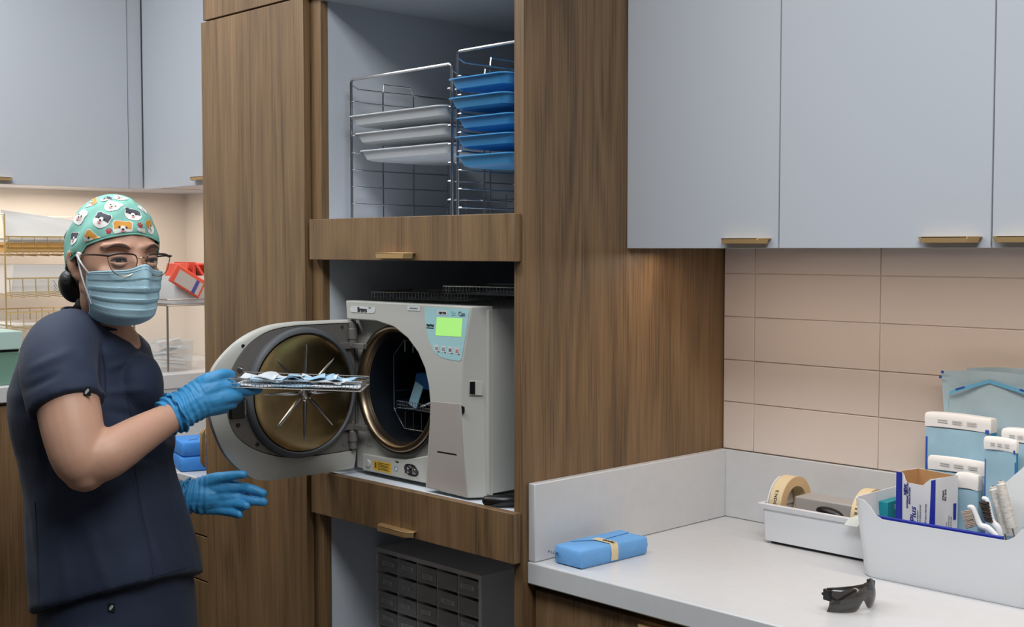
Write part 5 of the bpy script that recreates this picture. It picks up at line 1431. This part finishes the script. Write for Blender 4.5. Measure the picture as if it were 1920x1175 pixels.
# seam lines, hems and collar
def surf(px, py, D0=2.2, off=.001):    # nearest hit on the top
    d = (FW + RT*((px-CXP)/FPX) - UC*((py-CYP)/FPX)).normalized(); inv = wm(top).inverted()
    ok, loc, nr, _ = top.ray_cast(inv @ CAM, inv.to_3x3() @ d)
    return (wm(top) @ loc)+nr*off if ok else None
def seam(pts, r, mt, name, parent, off=.0002):
    q = []
    for (a, b), (c, d) in zip(pts, pts[1:]):
        for k in range(6):
            s_ = surf(a+(c-a)*k/6, b+(d-b)*k/6, off=off)
            if s_ is not None: q.append(s_)
    s_ = surf(*pts[-1], off=off)
    if s_ is not None: q.append(s_)
    if len(q) > 2: obj(name, MB().m(mt).tube(q, r, 5), parent)
bpy.context.view_layer.update()
SEAMM = mat('navy_seam', '1b2438', .8)
seam([(238, 745), (250, 800), (252, 870), (262, 940), (278, 1020), (288, 1085)], .0012, SEAMM, 'seam', top)
seam([(66, 940), (70, 1020), (74, 1130)], .0012, SEAMM, 'seam', top)
seam([(188, 640), (197, 690), (198, 745)], .0012, SEAMM, 'seam', top)
seam([(84, 1140), (160, 1116), (260, 1088), (358, 1062)], .0008, SEAMM, 'seam', top)
mb = MB().m(SEAMM); nk = ring(124, 243, 600, 2.47, .068, -.36, n=32)
mb.tube(nk, .0045, 8, closed=True); obj('collar', mb, top)
# woven tags
def logo(px, py, parent, sc=1.0, sfc=surf):
    c = sfc(px, py, off=.0032)
    if c is None: return
    r_, u_ = RT, UPW
    t = obj('woven_tag', MB().m(mat('black_tag', '0f1013', .7)).obox(c, r_*.0065*sc, u_*.0085*sc, FH*.0006), parent)
    mb = MB().m(STICK)
    for k, (dx, h0, h1) in enumerate(((-.003, -.004, .001), (-.0015, -.0045, .003), (0, -.005, .005), (.0015, -.003, .0045), (.003, -.001, .004))):
        mb.obox(c-FH*.0009+r_*dx*sc+u_*((h0+h1)/2*sc), r_*.0005*sc, (u_+r_*.25)*((h1-h0)/2*sc), FH*.0002)
    obj('mark', mb, t)
logo(162, 731, top)
# ---- trousers and shoes
tr = MB().m(SCRUB)
tr.loft([ring(92, 345, 1040, 2.50, .170), ring(88, 358, 1120, 2.50, .176), ring(84, 364, 1180, 2.50, .178), ring(84, 362, 1240, 2.52, .172), ring(96, 340, 1300, 2.54, .15)])
for s_ in (-1, 1):
    hp = HIP+AW*(s_*.088); tr.tube([Vector((hp.x+.01, hp.y+.01, .80)), Vector((hp.x+.01, hp.y+.01, .46)), Vector((hp.x-.005, hp.y-.005, .10))], [.098, .082, .072], 24, spline=5)
m_ = fuse(tr, .007, 8, .5); m_.m(SCRUB); m_.bm.normal_update()
for v in m_.bm.verts: v.co += v.normal*(.004*nz(v.co, 8, 3))
tro = obj('scrub_trousers', m_, pers, recalc=False, angle=180)
def surf2(px, py, off=.001):
    d = (FW + RT*((px-CXP)/FPX) - UC*((py-CYP)/FPX)).normalized(); inv = wm(tro).inverted()
    bpy.context.view_layer.update()
    ok, loc, nr, _ = tro.ray_cast(inv @ CAM, inv.to_3x3() @ d)
    return (wm(tro) @ loc)+nr*off if ok else None
logo(209, 1138, tro, 1.0, surf2)
for s_ in (-1, 1):
    hp = HIP+AW*(s_*.09); mb = MB().m(BLACKP)
    mb.tube([Vector((hp.x-.045, hp.y-.045, .045)), Vector((hp.x+.05, hp.y+.055, .045)), Vector((hp.x+.13, hp.y+.135, .036))], [.044, .044, .033], 16, spline=4, caps='round')
    obj('shoe', mb, pers)

# ---- gloves
def glove(name, chains, cuff, voxel=.0020):
    mb = MB().m(GLOVE)
    for pts, rs in chains: mb.tube(pts, rs, 16, spline=5, caps='round')
    m_ = fuse(mb, voxel, 5, .5); m_.m(GLOVE); m_.bm.normal_update()
    c0, c1 = cuff[0][0], cuff[0][-1]; ax_ = (c1-c0); L_ = ax_.length; ax_.normalize()
    for v in m_.bm.verts:
        u_ = (v.co-c0).dot(ax_); w_ = max(0, 1-u_/(L_*1.25)); 
        v.co += v.normal*(.0009*nz(v.co, 60)+w_*(.0035*nz(v.co, 34, 2)+.0022*math.sin(u_*520+3*nz(v.co, 20))))
    g_ = obj(name, m_, pers, recalc=False, angle=180)
    return g_
def C_(lst, D): return [P(a, b, D+dz) for a, b, dz in lst]
D1 = 2.42
cuffR = (C_([(330, 774, -.045), (350, 763, -.035), (375, 750, -.02)], D1), [.040, .036, .036])
R1 = [cuffR,
      (C_([(352, 752, -.03), (392, 730, -.02), (424, 722, -.01), (444, 728, 0), (466, 733, .012), (485, 731, .022)], D1), [.030, .026, .0165, .0108, .0092, .0080]),     # index along the tray
      (C_([(352, 758, -.03), (395, 748, -.02), (428, 742, -.012), (446, 744, .006), (443, 748, .028), (430, 745, .038)], D1), [.030, .027, .0165, .0105, .0092, .0082]),  # middle curled
      (C_([(352, 764, -.03), (392, 757, -.02), (420, 756, -.010), (436, 757, .008), (432, 757, .028), (418, 752, .036)], D1), [.028, .024, .0155, .0100, .0090, .0080]),
      (C_([(352, 770, -.03), (386, 764, -.018), (408, 766, -.006), (421, 766, .010), (416, 764, .026)], D1), [.026, .020, .013, .0092, .0080]),
      (C_([(368, 735, -.02), (390, 715, -.025), (408, 705, -.022), (422, 701, -.012), (433, 702, .004)], D1), [.024, .0175, .0122, .0100, .0088])]                            # thumb over the rim
gR = glove('glove', R1, cuffR)
D2 = 2.60
cuffL = (C_([(356, 930, 0), (374, 930, 0), (392, 930, 0)], D2), [.036, .031, .031])
L1 = [cuffL,
      (C_([(376, 918, 0), (420, 912, -.004), (450, 913, -.008), (472, 917, -.014), (493, 924, -.014)], D2), [.024, .0185, .0112, .0100, .0088]),
      (C_([(376, 927, 0), (420, 928, 0), (450, 934, -.006), (474, 938, -.012), (495, 941, -.014)], D2), [.026, .0195, .0112, .0100, .0090]),
      (C_([(376, 936, 0), (415, 940, 0), (440, 945, -.012), (454, 948, -.030), (462, 948, -.045)], D2), [.026, .0180, .0105, .0095, .0086]),
      (C_([(378, 944, 0), (408, 952, 0), (428, 959, -.010), (442, 963, -.024), (450, 965, -.034)], D2), [.023, .0150, .0095, .0085, .0078]),
      (C_([(378, 912, 0), (396, 901, -.010), (415, 895, -.018), (437, 891, -.022), (457, 889, -.024)], D2), [.020, .0155, .0115, .0098, .0086])]
gL = glove('glove', L1, cuffL)
for (c, D, r0, dirv, g_) in ((P(334, 772, 2.372), 0, .0395, (P(375, 750, 2.40)-P(330, 774, 2.372)), gR), (P(357, 930, 2.60), 0, .0365, (P(392, 930, 2.60)-P(356, 930, 2.60)), gL)):
    ax_ = dirv.normalized(); u_ = ax_.cross(UPW).normalized(); v_ = ax_.cross(u_); mb = MB().m(GLOVE); rs = random.Random(4)
    mb.tube([c-ax_*.004+(u_*math.cos(2*math.pi*k/28)+v_*math.sin(2*math.pi*k/28))*(r0+.0018*math.sin(k*1.7))+ax_*(.0025*math.sin(k*2.3)) for k in range(28)], .0021, 8, closed=True, spline=2)
    obj('rolled_cuff', mb, g_, angle=180)
w_ = MB().m(BLACKP); c = P(350, 930, 2.60); ax_ = RT; u_ = UPW; v_ = FH
w_.tube([c+(u_*math.cos(2*math.pi*k/28)+v_*math.sin(2*math.pi*k/28))*.0325 for k in range(28)], .0028, 8, closed=True); obj('wrist_band', w_, pers, label='black band at the wrist')

# ================================================================== tray in the person's hand
pr, pl = P(677, 719, 2.40), P(428, 710, 2.40)
zt_ = (pr.z+pl.z)/2
tx_ = (pr-pl).normalized(); ty_ = Vector((-tx_.y, tx_.x, 0)).normalized()
if ty_.dot(FH) < 0: ty_ = -ty_
TL, TW_, TH_ = (pr-pl).length, .135, .0165
tc = (pr+pl)/2+ty_*(TW_/2); tc.z = zt_-TH_
t = thing('wire_tray', 'wire mesh tray of pouches held out in front of the open steriliser door', 'tray', tc)
basket('t', t, TL, TW_, TH_, .0074, .00055, .0012, mt=mat('tray_wire', '8a857e', .45, .5), origin=tc, ax=tx_, ay=ty_)
rr_ = random.Random(12)
PBL = mat('pouch_pale_blue', 'a9cfe8', .4, bump=.3, bscale=40)
for k in range(11):
    base_ = k < 3
    mb = MB().m((POUCHT, PBL, POUCHT)[k % 3])
    if base_: a = -TL/2+.052+(TL-.104)/2*k; hw_, hd_, yw, c = .046, .056, 0, tc+tx_*a+UPW*(.0025+.0014*k)
    else: a = -TL/2+.045+(TL-.09)/7*(k-3); hw_, hd_, yw, c = .036, .030, rr_.uniform(-.45, .45), tc+tx_*a+ty_*rr_.uniform(-.022, .022)+UPW*(.0105+.0016*(k % 4))
    dx = tx_*math.cos(yw)+ty_*math.sin(yw); dy = -tx_*math.sin(yw)+ty_*math.cos(yw)
    g = []
    for i in range(9):
        g.append([c+dx*(hw_*(i-4)/4)+dy*(hd_*(j-3)/3)+UPW*(.0022*math.sin(i*1.1+j*.8+k)*(0.3 if base_ else 1)+(0 if base_ else .005*((i-4)/4)**2*(k % 3))) for j in range(7)])
    mb.sheet(g, .0010, (0, 0, 1))
    tag(obj('sterile_pouch', mb, None), 'flat pouch of instruments lying in the tray the person holds', 'pouch', 'pouches in the tray in hand')
